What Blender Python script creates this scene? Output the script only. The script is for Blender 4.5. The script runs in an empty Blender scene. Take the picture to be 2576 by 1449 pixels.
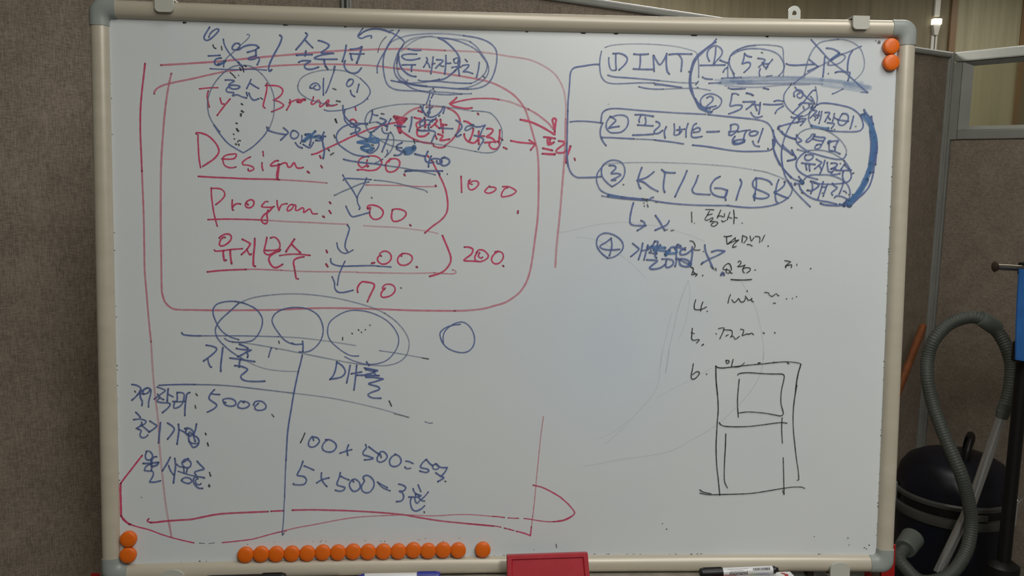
import bpy, bmesh, math, random
from mathutils import Vector, Matrix
random.seed(7)
S = bpy.context.scene
COL = S.collection

# ------------------------------------------------------------------ camera
cd = bpy.data.cameras.new('camera'); cam = bpy.data.objects.new('camera', cd); COL.objects.link(cam)
Rr = [[0.9980929, 0.0067562, 0.0613584], [-0.0598078, -0.1402306, 0.9883109], [0.0152816, -0.9900958, -0.1395591]]      # rows: world X, Y, Z seen from the camera (x right, y down, z forward)
m = Matrix(((Rr[0][0], -Rr[0][1], -Rr[0][2], 0.0), (Rr[1][0], -Rr[1][1], -Rr[1][2], 0.0), (Rr[2][0], -Rr[2][1], -Rr[2][2], 1.54), (0, 0, 0, 1)))
cam.matrix_world = m
cd.sensor_width = 36.0; cd.lens = 36.0*2218/2576; cd.clip_start = 0.05; cd.clip_end = 60
S.camera = cam
# ------------------------------------------------------------------ world, exposure, lights
w = bpy.data.worlds.new('world'); S.world = w; w.use_nodes = True
w.node_tree.nodes['Background'].inputs[0].default_value = (0.93, 0.97, 1.0, 1); w.node_tree.nodes['Background'].inputs[1].default_value = 0.02
S.view_settings.view_transform = 'Standard'; S.view_settings.look = 'None'; S.view_settings.gamma = 1
S.view_settings.use_curve_mapping = False; S.view_settings.exposure = 0.0
CEIL = 2.62
FILL_ROW = 5
LAMPS = [(0.95, 0.30, 0.30, 1.20, 9.5, (1.0, 0.99, 0.955)), (0.10, 0.30, 0.30, 1.20, 5.2, (1.0, 0.99, 0.955)),  # second entry: unseen fill, added to even out the board
         (0.60, -1.00, 0.30, 1.20, 28, (1.0, 0.99, 0.955)), (2.6, 3.75, 0.60, 0.30, 13, (1.0, 0.97, 0.90)), (0.6, 3.7, 1.2, 0.25, 55, (1.0, 0.97, 0.90)),  # last two: unseen, added to light the far wall
         (1.15, 2.20, 0.30, 1.00, 6.5, (1.0, 0.97, 0.92))]  # unseen, added to brighten the tops of the cloth partitions
for i, (lx, ly, sx, sy, pw, c) in enumerate(LAMPS):
    if i == FILL_ROW:       # added row of point lights: shines sideways to brighten the partition tops
        for k in range(5):
            L = bpy.data.lights.new('ceiling_lamp_light', 'POINT'); L.energy = pw/5; L.color = c; L.shadow_soft_size = 0.03
            o = bpy.data.objects.new('ceiling_lamp_light', L); o.location = (lx, ly-sy/2+sy*(k+0.5)/5, CEIL-0.11); COL.objects.link(o)
        continue
    L = bpy.data.lights.new('ceiling_lamp_light', 'AREA'); L.shape = 'RECTANGLE'; L.size = sx; L.size_y = sy; L.energy = pw; L.color = c
    o = bpy.data.objects.new('ceiling_lamp_light', L); o.location = (lx, ly, CEIL-0.075); COL.objects.link(o)

# ------------------------------------------------------------------ helpers
def mat(name, rgb, rough=0.5, metal=0.0, coat=0.0, emis=None, es=0.0):
    M = bpy.data.materials.new(name); M.use_nodes = True
    b = M.node_tree.nodes['Principled BSDF']
    b.inputs['Base Color'].default_value = (*rgb, 1); b.inputs['Roughness'].default_value = rough; b.inputs['Metallic'].default_value = metal
    b.inputs['Coat Weight'].default_value = coat
    if emis: b.inputs['Emission Color'].default_value = (*emis, 1); b.inputs['Emission Strength'].default_value = es
    return M
def noisy(M, c1, c2, scale=(1, 1, 1), nscale=5.0, detail=4, rough=0.55, bump=0.0, lo=0.3, hi=0.7):
    """colour varies between c1 and c2 with object-space noise"""
    nt = M.node_tree; N = nt.nodes; L = nt.links; b = N['Principled BSDF']
    tc = N.new('ShaderNodeTexCoord'); mp = N.new('ShaderNodeMapping'); mp.inputs['Scale'].default_value = scale
    n = N.new('ShaderNodeTexNoise'); n.inputs['Scale'].default_value = nscale; n.inputs['Detail'].default_value = detail; n.inputs['Roughness'].default_value = rough
    r = N.new('ShaderNodeValToRGB'); r.color_ramp.elements[0].color = (*c1, 1); r.color_ramp.elements[1].color = (*c2, 1)
    r.color_ramp.elements[0].position = lo; r.color_ramp.elements[1].position = hi
    L.new(tc.outputs['Object'], mp.inputs['Vector']); L.new(mp.outputs[0], n.inputs['Vector']); L.new(n.outputs['Fac'], r.inputs['Fac'])
    L.new(r.outputs[0], b.inputs['Base Color'])
    if bump:
        bp = N.new('ShaderNodeBump'); bp.inputs['Strength'].default_value = bump; bp.inputs['Distance'].default_value = 0.001
        L.new(n.outputs['Fac'], bp.inputs['Height']); L.new(bp.outputs[0], b.inputs['Normal'])
    return M
def fabric(name, c1, c2):
    """woven cloth: two crossed thread noises plus a coarse mottling"""
    M = mat(name, c1, 0.95); nt = M.node_tree; N = nt.nodes; L = nt.links; b = N['Principled BSDF']
    tc = N.new('ShaderNodeTexCoord'); outs = []
    for sc, ns in (((800, 800, 70), 1.0), ((90, 90, 800), 1.0), ((14, 14, 14), 1.0)):
        mp = N.new('ShaderNodeMapping'); mp.inputs['Scale'].default_value = sc
        n = N.new('ShaderNodeTexNoise'); n.inputs['Scale'].default_value = ns; n.inputs['Detail'].default_value = 3
        L.new(tc.outputs['Object'], mp.inputs['Vector']); L.new(mp.outputs[0], n.inputs['Vector']); outs.append(n.outputs['Fac'])
    a = N.new('ShaderNodeMath'); a.operation = 'ADD'; L.new(outs[0], a.inputs[0]); L.new(outs[1], a.inputs[1])
    a2 = N.new('ShaderNodeMath'); a2.operation = 'MULTIPLY_ADD'; L.new(outs[2], a2.inputs[0]); a2.inputs[1].default_value = 0.35; L.new(a.outputs[0], a2.inputs[2])
    r = N.new('ShaderNodeMapRange'); r.inputs['From Min'].default_value = 0.95; r.inputs['From Max'].default_value = 1.42
    L.new(a2.outputs[0], r.inputs['Value'])
    mx = N.new('ShaderNodeMix'); mx.data_type = 'RGBA'; mx.inputs[6].default_value = (*c1, 1); mx.inputs[7].default_value = (*c2, 1)
    L.new(r.outputs[0], mx.inputs[0]); L.new(mx.outputs[2], b.inputs['Base Color'])
    bp = N.new('ShaderNodeBump'); bp.inputs['Strength'].default_value = 0.4; bp.inputs['Distance'].default_value = 0.0006
    L.new(a.outputs[0], bp.inputs['Height']); L.new(bp.outputs[0], b.inputs['Normal'])
    return M
def link(name, bm, M, parent=None, smooth=False):
    me = bpy.data.meshes.new(name); bmesh.ops.recalc_face_normals(bm, faces=bm.faces); bm.to_mesh(me); bm.free()
    if smooth:
        me.polygons.foreach_set('use_smooth', [True]*len(me.polygons))
        me.set_sharp_from_angle(angle=math.radians(38))
    me.materials.append(M)
    o = bpy.data.objects.new(name, me); COL.objects.link(o)
    if parent: o.parent = parent
    return o
def box(bm, lo, hi, bev=0.0, seg=2, M=None):
    r = bmesh.ops.create_cube(bm, size=1.0); vs = r['verts']
    for v in vs: v.co = Vector([(lo[i]+hi[i])/2 + v.co[i]*(hi[i]-lo[i]) for i in range(3)])
    if bev:
        es = set(e for v in vs for e in v.link_edges)
        rr = bmesh.ops.bevel(bm, geom=list(es), offset=bev, segments=seg, profile=0.5, affect='EDGES')
        vs = list(set(vs) & set(bm.verts)) + rr['verts']
    if M is not None:
        for v in set(v for v in vs if v.is_valid): v.co = M @ v.co
    return vs
def frames(pts, closed=False):
    out = []; n = len(pts); up = None
    for i in range(n):
        a = pts[max(i-1, 0)]; b = pts[min(i+1, n-1)]; t = (b-a).normalized()
        if up is None:
            up = Vector((0, 0, 1)) if abs(t.z) < 0.9 else Vector((0, 1, 0))
        s = t.cross(up)
        if s.length < 1e-5: s = t.cross(Vector((1, 0, 0)))
        s.normalize(); up = s.cross(t).normalized(); out.append((t, s, up))
    return out
def tube(bm, pts, rad, seg=16, cap=True):
    pts = [Vector(p) for p in pts]; fr = frames(pts); rings = []
    for i, p in enumerate(pts):
        r = rad[i] if isinstance(rad, (list, tuple)) else rad
        rings.append([bm.verts.new(p + fr[i][1]*math.cos(2*math.pi*k/seg)*r + fr[i][2]*math.sin(2*math.pi*k/seg)*r) for k in range(seg)])
    for a, b in zip(rings, rings[1:]):
        for k in range(seg): bm.faces.new((a[k], a[(k+1) % seg], b[(k+1) % seg], b[k]))
    if cap: bm.faces.new(rings[0][::-1]); bm.faces.new(rings[-1])
def spline(P, n=8, dim=3):
    """Catmull-Rom through P"""
    if len(P) < 3: return [tuple(P[0][k]+(P[-1][k]-P[0][k])*i/n for k in range(dim)) for i in range(n+1)]
    out = []; Q = [P[0]]+list(P)+[P[-1]]
    for i in range(1, len(Q)-2):
        p0, p1, p2, p3 = Q[i-1:i+3]
        for j in range(n):
            t = j/n
            out.append(tuple(0.5*(2*p1[k]+(p2[k]-p0[k])*t+(2*p0[k]-5*p1[k]+4*p2[k]-p3[k])*t*t+(3*p1[k]-p0[k]-3*p2[k]+p3[k])*t**3) for k in range(dim)))
    out.append(tuple(P[-1])); return out
def lathe(bm, prof, seg=32, M=None):
    rings = []
    for r, z in prof:
        if r < 1e-6: rings.append([bm.verts.new((0, 0, z))])
        else: rings.append([bm.verts.new((r*math.cos(2*math.pi*k/seg), r*math.sin(2*math.pi*k/seg), z)) for k in range(seg)])
    for a, b in zip(rings, rings[1:]):
        for k in range(seg):
            k2 = (k+1) % seg
            if len(a) == 1 and len(b) == 1: continue
            if len(a) == 1: bm.faces.new((a[0], b[k2], b[k]))
            elif len(b) == 1: bm.faces.new((a[k], a[k2], b[0]))
            else: bm.faces.new((a[k], a[k2], b[k2], b[k]))
    if len(rings[0]) > 1: bm.faces.new(rings[0][::-1])
    if len(rings[-1]) > 1: bm.faces.new(rings[-1])
    if M is not None:
        for ring in rings:
            for v in ring: v.co = M @ v.co
def prism(bm, poly, d0, d1, ax=1, M=None):
    """extrude a polygon given in the two other axes along axis ax from d0 to d1"""
    def P(a, b, d): return Vector((a, d, b)) if ax == 1 else (Vector((d, a, b)) if ax == 0 else Vector((a, b, d)))
    A = [bm.verts.new(P(a, b, d0)) for a, b in poly]; B = [bm.verts.new(P(a, b, d1)) for a, b in poly]
    bm.faces.new(A); bm.faces.new(B[::-1]); n = len(poly)
    for i in range(n): bm.faces.new((A[i], A[(i+1) % n], B[(i+1) % n], B[i]))
    if M is not None:
        for v in A+B: v.co = M @ v.co
def empty(name, M):
    o = bpy.data.objects.new(name, None); o.empty_display_size = 0.05; COL.objects.link(o); o.matrix_world = M if isinstance(M, Matrix) else Matrix.Translation(M); return o
def tag(o, label, cat, group=None):
    o['label'] = label; o['category'] = cat
    if group: o['group'] = group
    return o
def struct(name, bm, M, **k):
    o = link(name, bm, M, **k); o['kind'] = 'structure'; return o

# ------------------------------------------------------------------ materials
m_far = noisy(mat('olive_wallpaper', (0.1, 0.09, 0.05), 0.7), (0.105, 0.088, 0.05), (0.16, 0.135, 0.08), (30, 30, 1.2), 1.0, 5)
m_far2 = noisy(mat('olive_panel', (0.1, 0.09, 0.05), 0.6), (0.19, 0.175, 0.105), (0.28, 0.255, 0.165), (34, 34, 1.0), 1.0, 5)
m_trimwood = noisy(mat('orange_wood', (0.3, 0.14, 0.06), 0.5), (0.105, 0.065, 0.03), (0.16, 0.095, 0.042), (30, 30, 2), 1.0)
m_room = noisy(mat('room_paint', (0.4, 0.38, 0.33), 0.8), (0.38, 0.36, 0.31), (0.42, 0.4, 0.35), (2, 2, 2), 1.0)
m_ceil = noisy(mat('ceiling_tile', (0.7, 0.7, 0.66), 0.9), (0.62, 0.62, 0.58), (0.7, 0.7, 0.66), (60, 60, 60), 1.0)
m_floor = noisy(mat('floor_vinyl', (0.14, 0.13, 0.11), 0.45), (0.10, 0.095, 0.085), (0.17, 0.16, 0.14), (6, 6, 6), 2.0)
m_fab = fabric('partition_cloth', (0.19, 0.154, 0.12), (0.385, 0.32, 0.25))
m_part = noisy(mat('partition_metal', (0.3, 0.3, 0.27), 0.45), (0.29, 0.30, 0.275), (0.34, 0.345, 0.315), (9, 9, 9), 1.0)
m_dark = mat('dark_gap', (0.015, 0.015, 0.014), 0.8)
m_frame = noisy(mat('champagne_aluminium', (0.5, 0.45, 0.36), 0.34, 0.12), (0.50, 0.455, 0.36), (0.56, 0.51, 0.41), (1.5, 40, 40), 1.0)
m_cap = noisy(mat('grey_corner_plastic', (0.33, 0.36, 0.34), 0.42), (0.27, 0.30, 0.28), (0.31, 0.34, 0.315), (30, 30, 30), 1.0)
m_clip = mat('pale_grey_plastic', (0.50, 0.50, 0.44), 0.5)
m_metal = mat('zinc_plate', (0.42, 0.43, 0.40), 0.4, 0.5)
m_back = mat('board_backing', (0.3, 0.3, 0.28), 0.8)
m_orange = noisy(mat('orange_magnet_plastic', (0.8, 0.14, 0.005), 0.38), (0.74, 0.135, 0.005), (0.80, 0.15, 0.006), (40, 40, 40), 1.0)
m_red = noisy(mat('red_eraser_plastic', (0.4, 0.02, 0.03), 0.42), (0.40, 0.018, 0.03), (0.47, 0.025, 0.04), (30, 30, 30), 1.0)
m_felt = mat('grey_felt', (0.12, 0.12, 0.12), 0.95)
m_redpaint = mat('red_paint', (0.36, 0.008, 0.008), 0.4)
m_brown = mat('dark_brown_metal', (0.05, 0.03, 0.02), 0.5)
m_tray = noisy(mat('dusty_aluminium', (0.5, 0.47, 0.4), 0.4, 0.5), (0.36, 0.33, 0.27), (0.55, 0.51, 0.44), (50, 50, 50), 1.0)
m_black = mat('black_plastic', (0.006, 0.006, 0.006), 0.42)
m_white = mat('white_plastic', (0.72, 0.72, 0.72), 0.28)
m_print = mat('black_print', (0.02, 0.02, 0.02), 0.5)
m_bluep = mat('blue_plastic', (0.03, 0.04, 0.30), 0.35)
m_navy = noisy(mat('navy_drum', (0.01, 0.014, 0.04), 0.4), (0.003, 0.0045, 0.012), (0.005, 0.007, 0.018), (10, 10, 10), 1.0)
m_band = mat('grey_band', (0.07, 0.072, 0.065), 0.4)
m_hose = mat('grey_hose', (0.085, 0.095, 0.082), 0.5)
m_hosec = mat('pale_hose_cuff', (0.14, 0.16, 0.14), 0.5)
m_chrome = mat('chrome_tube', (0.66, 0.67, 0.66), 0.22, 0.75)
m_rod = mat('brushed_rod', (0.5, 0.45, 0.4), 0.32, 0.9)
m_broom = noisy(mat('orange_wood_handle', (0.3, 0.1, 0.03), 0.45), (0.20, 0.06, 0.018), (0.30, 0.095, 0.03), (5, 5, 60), 1.0)
m_bluecloth = noisy(mat('blue_cloth', (0.02, 0.12, 0.4), 0.8), (0.018, 0.12, 0.42), (0.03, 0.19, 0.58), (20, 20, 8), 1.0)
m_conduit = mat('pale_conduit', (0.42, 0.41, 0.36), 0.35)
m_glare = mat('lit_white_box', (0.9, 0.9, 0.85), 0.3, 0, 0, (1.0, 0.97, 0.85), 2.2)  # emission stands in for a reflection on glossy plastic
m_lamp = mat('lamp_diffuser', (0.9, 0.9, 0.86), 0.5, 0, 0, (1.0, 0.96, 0.88), 2.5)
def glassmat():
    M = mat('partition_glass', (0.70, 0.71, 0.64), 0.06); b = M.node_tree.nodes['Principled BSDF']
    b.inputs['Transmission Weight'].default_value = 1.0; b.inputs['IOR'].default_value = 1.45; return M
m_glass = glassmat()
def boardmat():
    M = mat('whiteboard_enamel', (0.78, 0.8, 0.8), 0.30, 0, 0.0); nt = M.node_tree; N = nt.nodes; L = nt.links; b = N['Principled BSDF']
    b.inputs['Specular IOR Level'].default_value = 0.35
    tc = N.new('ShaderNodeTexCoord')
    mp = N.new('ShaderNodeMapping'); mp.inputs['Scale'].default_value = (3.2, 1, 4.2); L.new(tc.outputs['Object'], mp.inputs['Vector'])
    n = N.new('ShaderNodeTexNoise'); n.inputs['Scale'].default_value = 1.0; n.inputs['Detail'].default_value = 5; L.new(mp.outputs[0], n.inputs['Vector'])
    r = N.new('ShaderNodeValToRGB'); r.color_ramp.elements[0].position = 0.32; r.color_ramp.elements[1].position = 0.66
    r.color_ramp.elements[0].color = (0.635, 0.68, 0.70, 1); r.color_ramp.elements[1].color = (0.685, 0.715, 0.715, 1); L.new(n.outputs['Fac'], r.inputs['Fac'])
    # pale blue remains of wiped ink right of the middle: a stain of its own on the board
    mp2 = N.new('ShaderNodeMapping'); mp2.inputs['Location'].default_value = (-0.15, 0, -0.345); mp2.vector_type = 'POINT'
    L.new(tc.outputs['Object'], mp2.inputs['Vector'])
    mp3 = N.new('ShaderNodeMapping'); mp3.inputs['Scale'].default_value = (5.0, 0.0, 4.2); L.new(mp2.outputs[0], mp3.inputs['Vector'])
    ln = N.new('ShaderNodeVectorMath'); ln.operation = 'LENGTH'; L.new(mp3.outputs[0], ln.inputs[0])
    mr = N.new('ShaderNodeMapRange'); mr.inputs['From Min'].default_value = 1.0; mr.inputs['From Max'].default_value = 0.1; L.new(ln.outputs['Value'], mr.inputs['Value'])
    mul = N.new('ShaderNodeMath'); mul.operation = 'MULTIPLY'; L.new(mr.outputs[0], mul.inputs[0]); L.new(n.outputs['Fac'], mul.inputs[1])
    mx = N.new('ShaderNodeMix'); mx.data_type = 'RGBA'; mx.inputs[7].default_value = (0.56, 0.66, 0.78, 1)
    L.new(mul.outputs[0], mx.inputs[0]); L.new(r.outputs[0], mx.inputs[6]); L.new(mx.outputs[2], b.inputs['Base Color'])
    return M
m_board = boardmat()
def inkmat():
    M = mat('marker_ink', (0, 0, 0), 0.45); nt = M.node_tree; N = nt.nodes; L = nt.links; b = N['Principled BSDF']
    a = N.new('ShaderNodeVertexColor'); a.layer_name = 'ink'; L.new(a.outputs['Color'], b.inputs['Base Color'])
    tc = N.new('ShaderNodeTexCoord'); n = N.new('ShaderNodeTexNoise'); n.inputs['Scale'].default_value = 260; n.inputs['Detail'].default_value = 2
    L.new(tc.outputs['Object'], n.inputs['Vector'])
    r = N.new('ShaderNodeMapRange'); r.inputs['From Min'].default_value = 0.3; r.inputs['From Max'].default_value = 0.7
    r.inputs['To Min'].default_value = 0.84; r.inputs['To Max'].default_value = 1.06; L.new(n.outputs['Fac'], r.inputs['Value'])
    mu = N.new('ShaderNodeMath'); mu.operation = 'MULTIPLY'; mu.use_clamp = True; L.new(a.outputs['Alpha'], mu.inputs[0]); L.new(r.outputs[0], mu.inputs[1])
    L.new(mu.outputs[0], b.inputs['Alpha']); return M
m_ink = inkmat()
S.cycles.transparent_max_bounces = 24

# ------------------------------------------------------------------ the room
X0, X1, Y0, Y1 = -3.2, 4.0, -3.4, 4.6
def slab(name, lo, hi, M): b = bmesh.new(); box(b, lo, hi); return struct(name, b, M)
slab('floor', (X0, Y0, -0.1), (X1, Y1, 0), m_floor)
slab('ceiling', (X0, Y0, CEIL), (X1, Y1, CEIL+0.1), m_ceil)
slab('wall_back', (X0, Y1, 0), (X1, Y1+0.1, CEIL), m_far)
slab('wall_left', (X0-0.1, Y0, 0), (X0, Y1, CEIL), m_room)
slab('wall_right', (X1, Y0, 0), (X1+0.1, Y1, CEIL), m_room)
slab('wall_front', (X0, Y0-0.1, 0), (X1, Y0, CEIL), m_room)
# orange-brown wood trims and the lighter panelling to the right of the first one
slab('trim_1', (2.545, Y1-0.022, 0), (2.578, Y1-0.001, CEIL), m_trimwood)
slab('trim_2', (2.925, Y1-0.022, 0), (2.958, Y1-0.001, CEIL), m_trimwood)
slab('trim_3', (2.578, Y1-0.014, 0), (2.925, Y1-0.001, CEIL), m_far2)
# ceiling lamps, some of them unseen and added as fill
for i, (lx, ly, sx, sy, pw, c) in enumerate(LAMPS):
    t = empty('ceiling_lamp', (lx, ly, CEIL))
    lab = ['long ceiling lamp above the right half of the whiteboard', 'long ceiling lamp above the middle of the whiteboard', 'ceiling lamp behind the viewer, farthest from the whiteboard',  # second one: unseen, added as fill for the board
           'small ceiling lamp beyond the corner of the partitions', 'ceiling lamp beyond the left partition', 'short ceiling lamp between the whiteboard and the corner'][i]  # all three unseen, added as fill; the last is a row of point lights
    tag(t, lab, 'ceiling lamp', 'ceiling lamps')
    b = bmesh.new()
    for a in ((-sx/2-0.02, -sy/2-0.02, -sx/2, sy/2+0.02), (sx/2, -sy/2-0.02, sx/2+0.02, sy/2+0.02), (-sx/2, -sy/2-0.02, sx/2, -sy/2), (-sx/2, sy/2, sx/2, sy/2+0.02)):
        box(b, (a[0], a[1], -0.06), (a[2], a[3], -0.0005))
    link('lamp_frame', b, m_white, t)
    b = bmesh.new(); box(b, (-sx/2, -sy/2, -0.055), (sx/2, sy/2, -0.05)); link('diffuser', b, m_lamp, t)

# conduit on the back wall with a white box, its reflected glare painted as glow
t = empty('wall_conduit', (2.469, Y1, 1.2)); tag(t, 'pale plastic conduit with a brightly lit white box, on the olive wall top right', 'conduit')
b = bmesh.new(); box(b, (-0.014, -0.02, 1.13), (0.016, -0.001, CEIL-1.201), 0.003); link('upper_duct', b, m_conduit, t)
b = bmesh.new(); box(b, (-0.0215, -0.035, 1.087), (0.0225, -0.001, 1.118), 0.005); link('lit_box', b, m_glare, t)  # no lamp: glows to imitate a reflected highlight
b = bmesh.new(); prism(b, [(-0.019, 1.087), (0.02, 1.087), (0.009, 1.035), (-0.008, 1.035)], -0.026, -0.001); link('connector', b, m_conduit, t)
b = bmesh.new(); box(b, (-0.016, -0.012, -0.9), (0.0, -0.001, 1.035), 0.002); box(b, (0.004, -0.016, -0.9), (0.014, -0.001, 1.035), 0.002); link('cable', b, m_conduit, t)

# ------------------------------------------------------------------ cloth partitions
HT = 1.982
CX, CY = 1.852, 3.294
DA = Vector((0.8613393, 0.50803013)); DB = Vector((0.50803013, -0.8613393))
def pmat(d, origin):   # local x along d, local y away from the viewer side, z up
    n = Vector((-d.y, d.x)); return Matrix(((d.x, n.x, 0, origin[0]), (d.y, n.y, 0, origin[1]), (0, 0, 1, 0), (0, 0, 0, 1)))
def partition(s0, s1, label, d=DA):
    t = empty('partition', pmat(d, (CX, CY))); tag(t, label, 'partition', 'cloth partition panels')
    b = bmesh.new(); box(b, (s0+0.007, 0.008, 0.10), (s1-0.007, 0.042, HT-0.022), 0.004); link('cloth_panel', b, m_fab, t)
    b = bmesh.new(); box(b, (s0+0.001, -0.002, HT-0.024), (s1-0.001, 0.052, HT-0.002), 0.006); link('top_rail', b, m_part, t)
    for x in (s0+0.001, s1-0.007):
        b = bmesh.new(); box(b, (x, -0.001, 0.0), (x+0.006, 0.050, HT-0.024), 0.002)
        link('side_post', b, m_part, t)
    b = bmesh.new(); box(b, (s0+0.007, 0.003, 0.012), (s1-0.007, 0.047, 0.10), 0.003); link('kick_plate', b, m_part, t)
    return t
partition(-4.3, -2.447, 'brown cloth partition filling the left edge, left of the seam above the board')
partition(-2.437, -1.22, 'brown cloth partition behind the middle of the board, sloping grey rail at the top')
partition(-1.218, -0.012, 'brown cloth partition right of the board, next to the corner and behind the vacuum cleaner')
# glazed partition running towards the viewer from the corner (local x = distance from the corner)
t = empty('glazed_partition', pmat(DB, (CX, CY))); tag(t, 'grey-framed partition with a window pane above brown cloth, at the right edge', 'partition')
nb = 0.0
LN = 1.25
b = bmesh.new(); box(b, (0.012, nb+0.006, 0.10), (LN-0.03, nb+0.040, 1.655), 0.004); link('cloth_panel', b, m_fab, t)
b = bmesh.new(); prism(b, [(0.005, 0.0), (0.0115, 0.0), (0.0115, 1.656), (0.036, 1.656), (0.036, 1.94), (0.005, 1.94)], nb, nb+0.05); link('side_post', b, m_part, t)
b = bmesh.new(); box(b, (LN-0.03, nb, 0.0), (LN, nb+0.05, 1.94), 0.003); link('side_post', b, m_part, t)
b = bmesh.new(); box(b, (0.004, nb-0.002, 1.942), (LN, nb+0.052, HT-0.002), 0.006); link('top_rail', b, m_part, t)
b = bmesh.new(); box(b, (0.037, nb+0.0, 1.656), (LN-0.031, nb+0.05, 1.69), 0.004); link('middle_rail', b, m_part, t)
# bevelled glazing bead round the opening
def bead(x0, x1, z0, z1, wd, y0, y1):
    b = bmesh.new()
    o = [(x0, z0), (x1, z0), (x1, z1), (x0, z1)]; i_ = [(x0+wd, z0+wd*0.5), (x1-wd, z0+wd*0.5), (x1-wd, z1-wd*0.5), (x0+wd, z1-wd*0.5)]
    A = [b.verts.new((p[0], y0, p[1])) for p in o]; B = [b.verts.new((p[0], y1, p[1])) for p in i_]; C_ = [b.verts.new((p[0], y1+0.004, p[1])) for p in o]; 
    for k in range(4):
        k2 = (k+1) % 4; b.faces.new((A[k], A[k2], B[k2], B[k])); b.faces.new((B[k], B[k2], C_[k2], C_[k]))
    return b
link('glazing_bead', bead(0.037, LN-0.031, 1.691, 1.941, 0.030, nb+0.004, nb+0.026), m_part, t)
b = bmesh.new(); box(b, (0.045, nb+0.028, 1.695), (LN-0.04, nb+0.032, 1.935)); link('window_pane', b, m_glass, t)
# corner post: two thin upright strips with dark joints between
t = empty('corner_post', pmat(DA, (CX, CY))); tag(t, 'grey upright post in the corner between the two partitions', 'post')
b = bmesh.new(); box(b, (-0.0115, -0.004, 0), (-0.004, 0.05, HT-0.003), 0.002); link('upright_strip', b, m_part, t)
b = bmesh.new(); box(b, (-0.002, -0.003, 0), (0.004, 0.05, HT-0.004), 0.001); link('upright_strip', b, m_part, t)
b = bmesh.new(); box(b, (-0.004, 0.004, 0), (-0.002, 0.03, HT-0.004)); link('joint', b, m_dark, t)
# seam between the two left panels, seen just above the frame
t = empty('seam_post', pmat(DA, (CX, CY))); tag(t, 'slim grey joint post between two cloth partitions, above the board\'s top frame', 'post')
b = bmesh.new(); box(b, (-2.4445, -0.006, 0), (-2.4395, 0.05, HT-0.003), 0.001); link('upright_strip', b, m_part, t)

# ------------------------------------------------------------------ whiteboard
BM = [[1.0, 6.938893903907228e-18, 1.1275702593849246e-17, 0.08092628685919168], [0.0, 0.9976792541743146, 0.06808895497937566, 1.2900446019542227], [0.0, -0.06808895497937566, 0.9976792541743146, 0.9332940040390209], [0, 0, 0, 1]]
BMAT = Matrix(BM)
W, H, BOW = 1.17, 0.80703, 0.016
def bow(x): return BOW*(1-(2*x/W)**2)
wb = empty('whiteboard', BMAT); tag(wb, 'large framed whiteboard covered with blue, red and black handwriting, grey corners', 'whiteboard')
b = bmesh.new(); n = 64; g = []
e = 0.006
for i in range(n+1):
    x = -W/2-e + (W+2*e)*i/n; y = bow(x)
    g.append([b.verts.new((x, y, -e)), b.verts.new((x, y, H+e)), b.verts.new((x, y+0.009, H+e)), b.verts.new((x, y+0.009, -e))])
for a, c in zip(g, g[1:]):
    for k in range(4): b.faces.new((a[k], a[(k+1) % 4], c[(k+1) % 4], c[k]))
b.faces.new(g[0]); b.faces.new(g[-1][::-1])
link('writing_surface', b, m_board, wb, True)
# rail cross-section: (distance outward from the inner edge, height towards the viewer)
PROF = [(0.0, -0.009), (0.0, 0.0012), (0.0009, 0.0045), (0.0026, 0.0074), (0.0056, 0.0094), (0.0098, 0.0108), (0.0140, 0.0115), (0.0175, 0.0113), (0.0212, 0.0101), (0.0240, 0.0076), (0.0253, 0.0045), (0.0255, -0.004), (0.0255, -0.017), (0.004, -0.017), (0.004, -0.012)]
def sweep(b, path, scale=1.0, grow=0.0):
    """path: list of (x, z, outward nx, nz)"""
    rings = []
    for x, z, ox, oz in path:
        bw = bow(max(-W/2, min(W/2, x)))
        ring = []
        for s, h in PROF:
            ss = s + (grow if s > 0.012 else -grow*0.6); hh = h + (grow if h > 0 else 0)
            ring.append(b.verts.new((x+ox*ss, bw-hh, z+oz*ss)))
        rings.append(ring)
    for a, c in zip(rings, rings[1:]):
        for k in range(len(PROF)): b.faces.new((a[k], a[(k+1) % len(PROF)], c[(k+1) % len(PROF)], c[k]))
    b.faces.new(rings[0]); b.faces.new(rings[-1][::-1])
CL = 0.0105
def line(p, q, o, n=1): return [(p[0]+(q[0]-p[0])*i/n, p[1]+(q[1]-p[1])*i/n, o[0], o[1]) for i in range(n+1)]
for p, q, o, nn in (((-W/2+CL, H), (W/2-CL, H), (0, 1), 48), ((-W/2+CL, 0), (W/2-CL, 0), (0, -1), 48), ((-W/2, CL), (-W/2, H-CL), (-1, 0), 1), ((W/2, CL), (W/2, H-CL), (1, 0), 1)):
    b = bmesh.new(); sweep(b, line(p, q, o, nn)); link('frame_rail', b, m_frame, wb, True)
RI, RO, FW = 0.006, 0.0185, 0.0255
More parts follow.
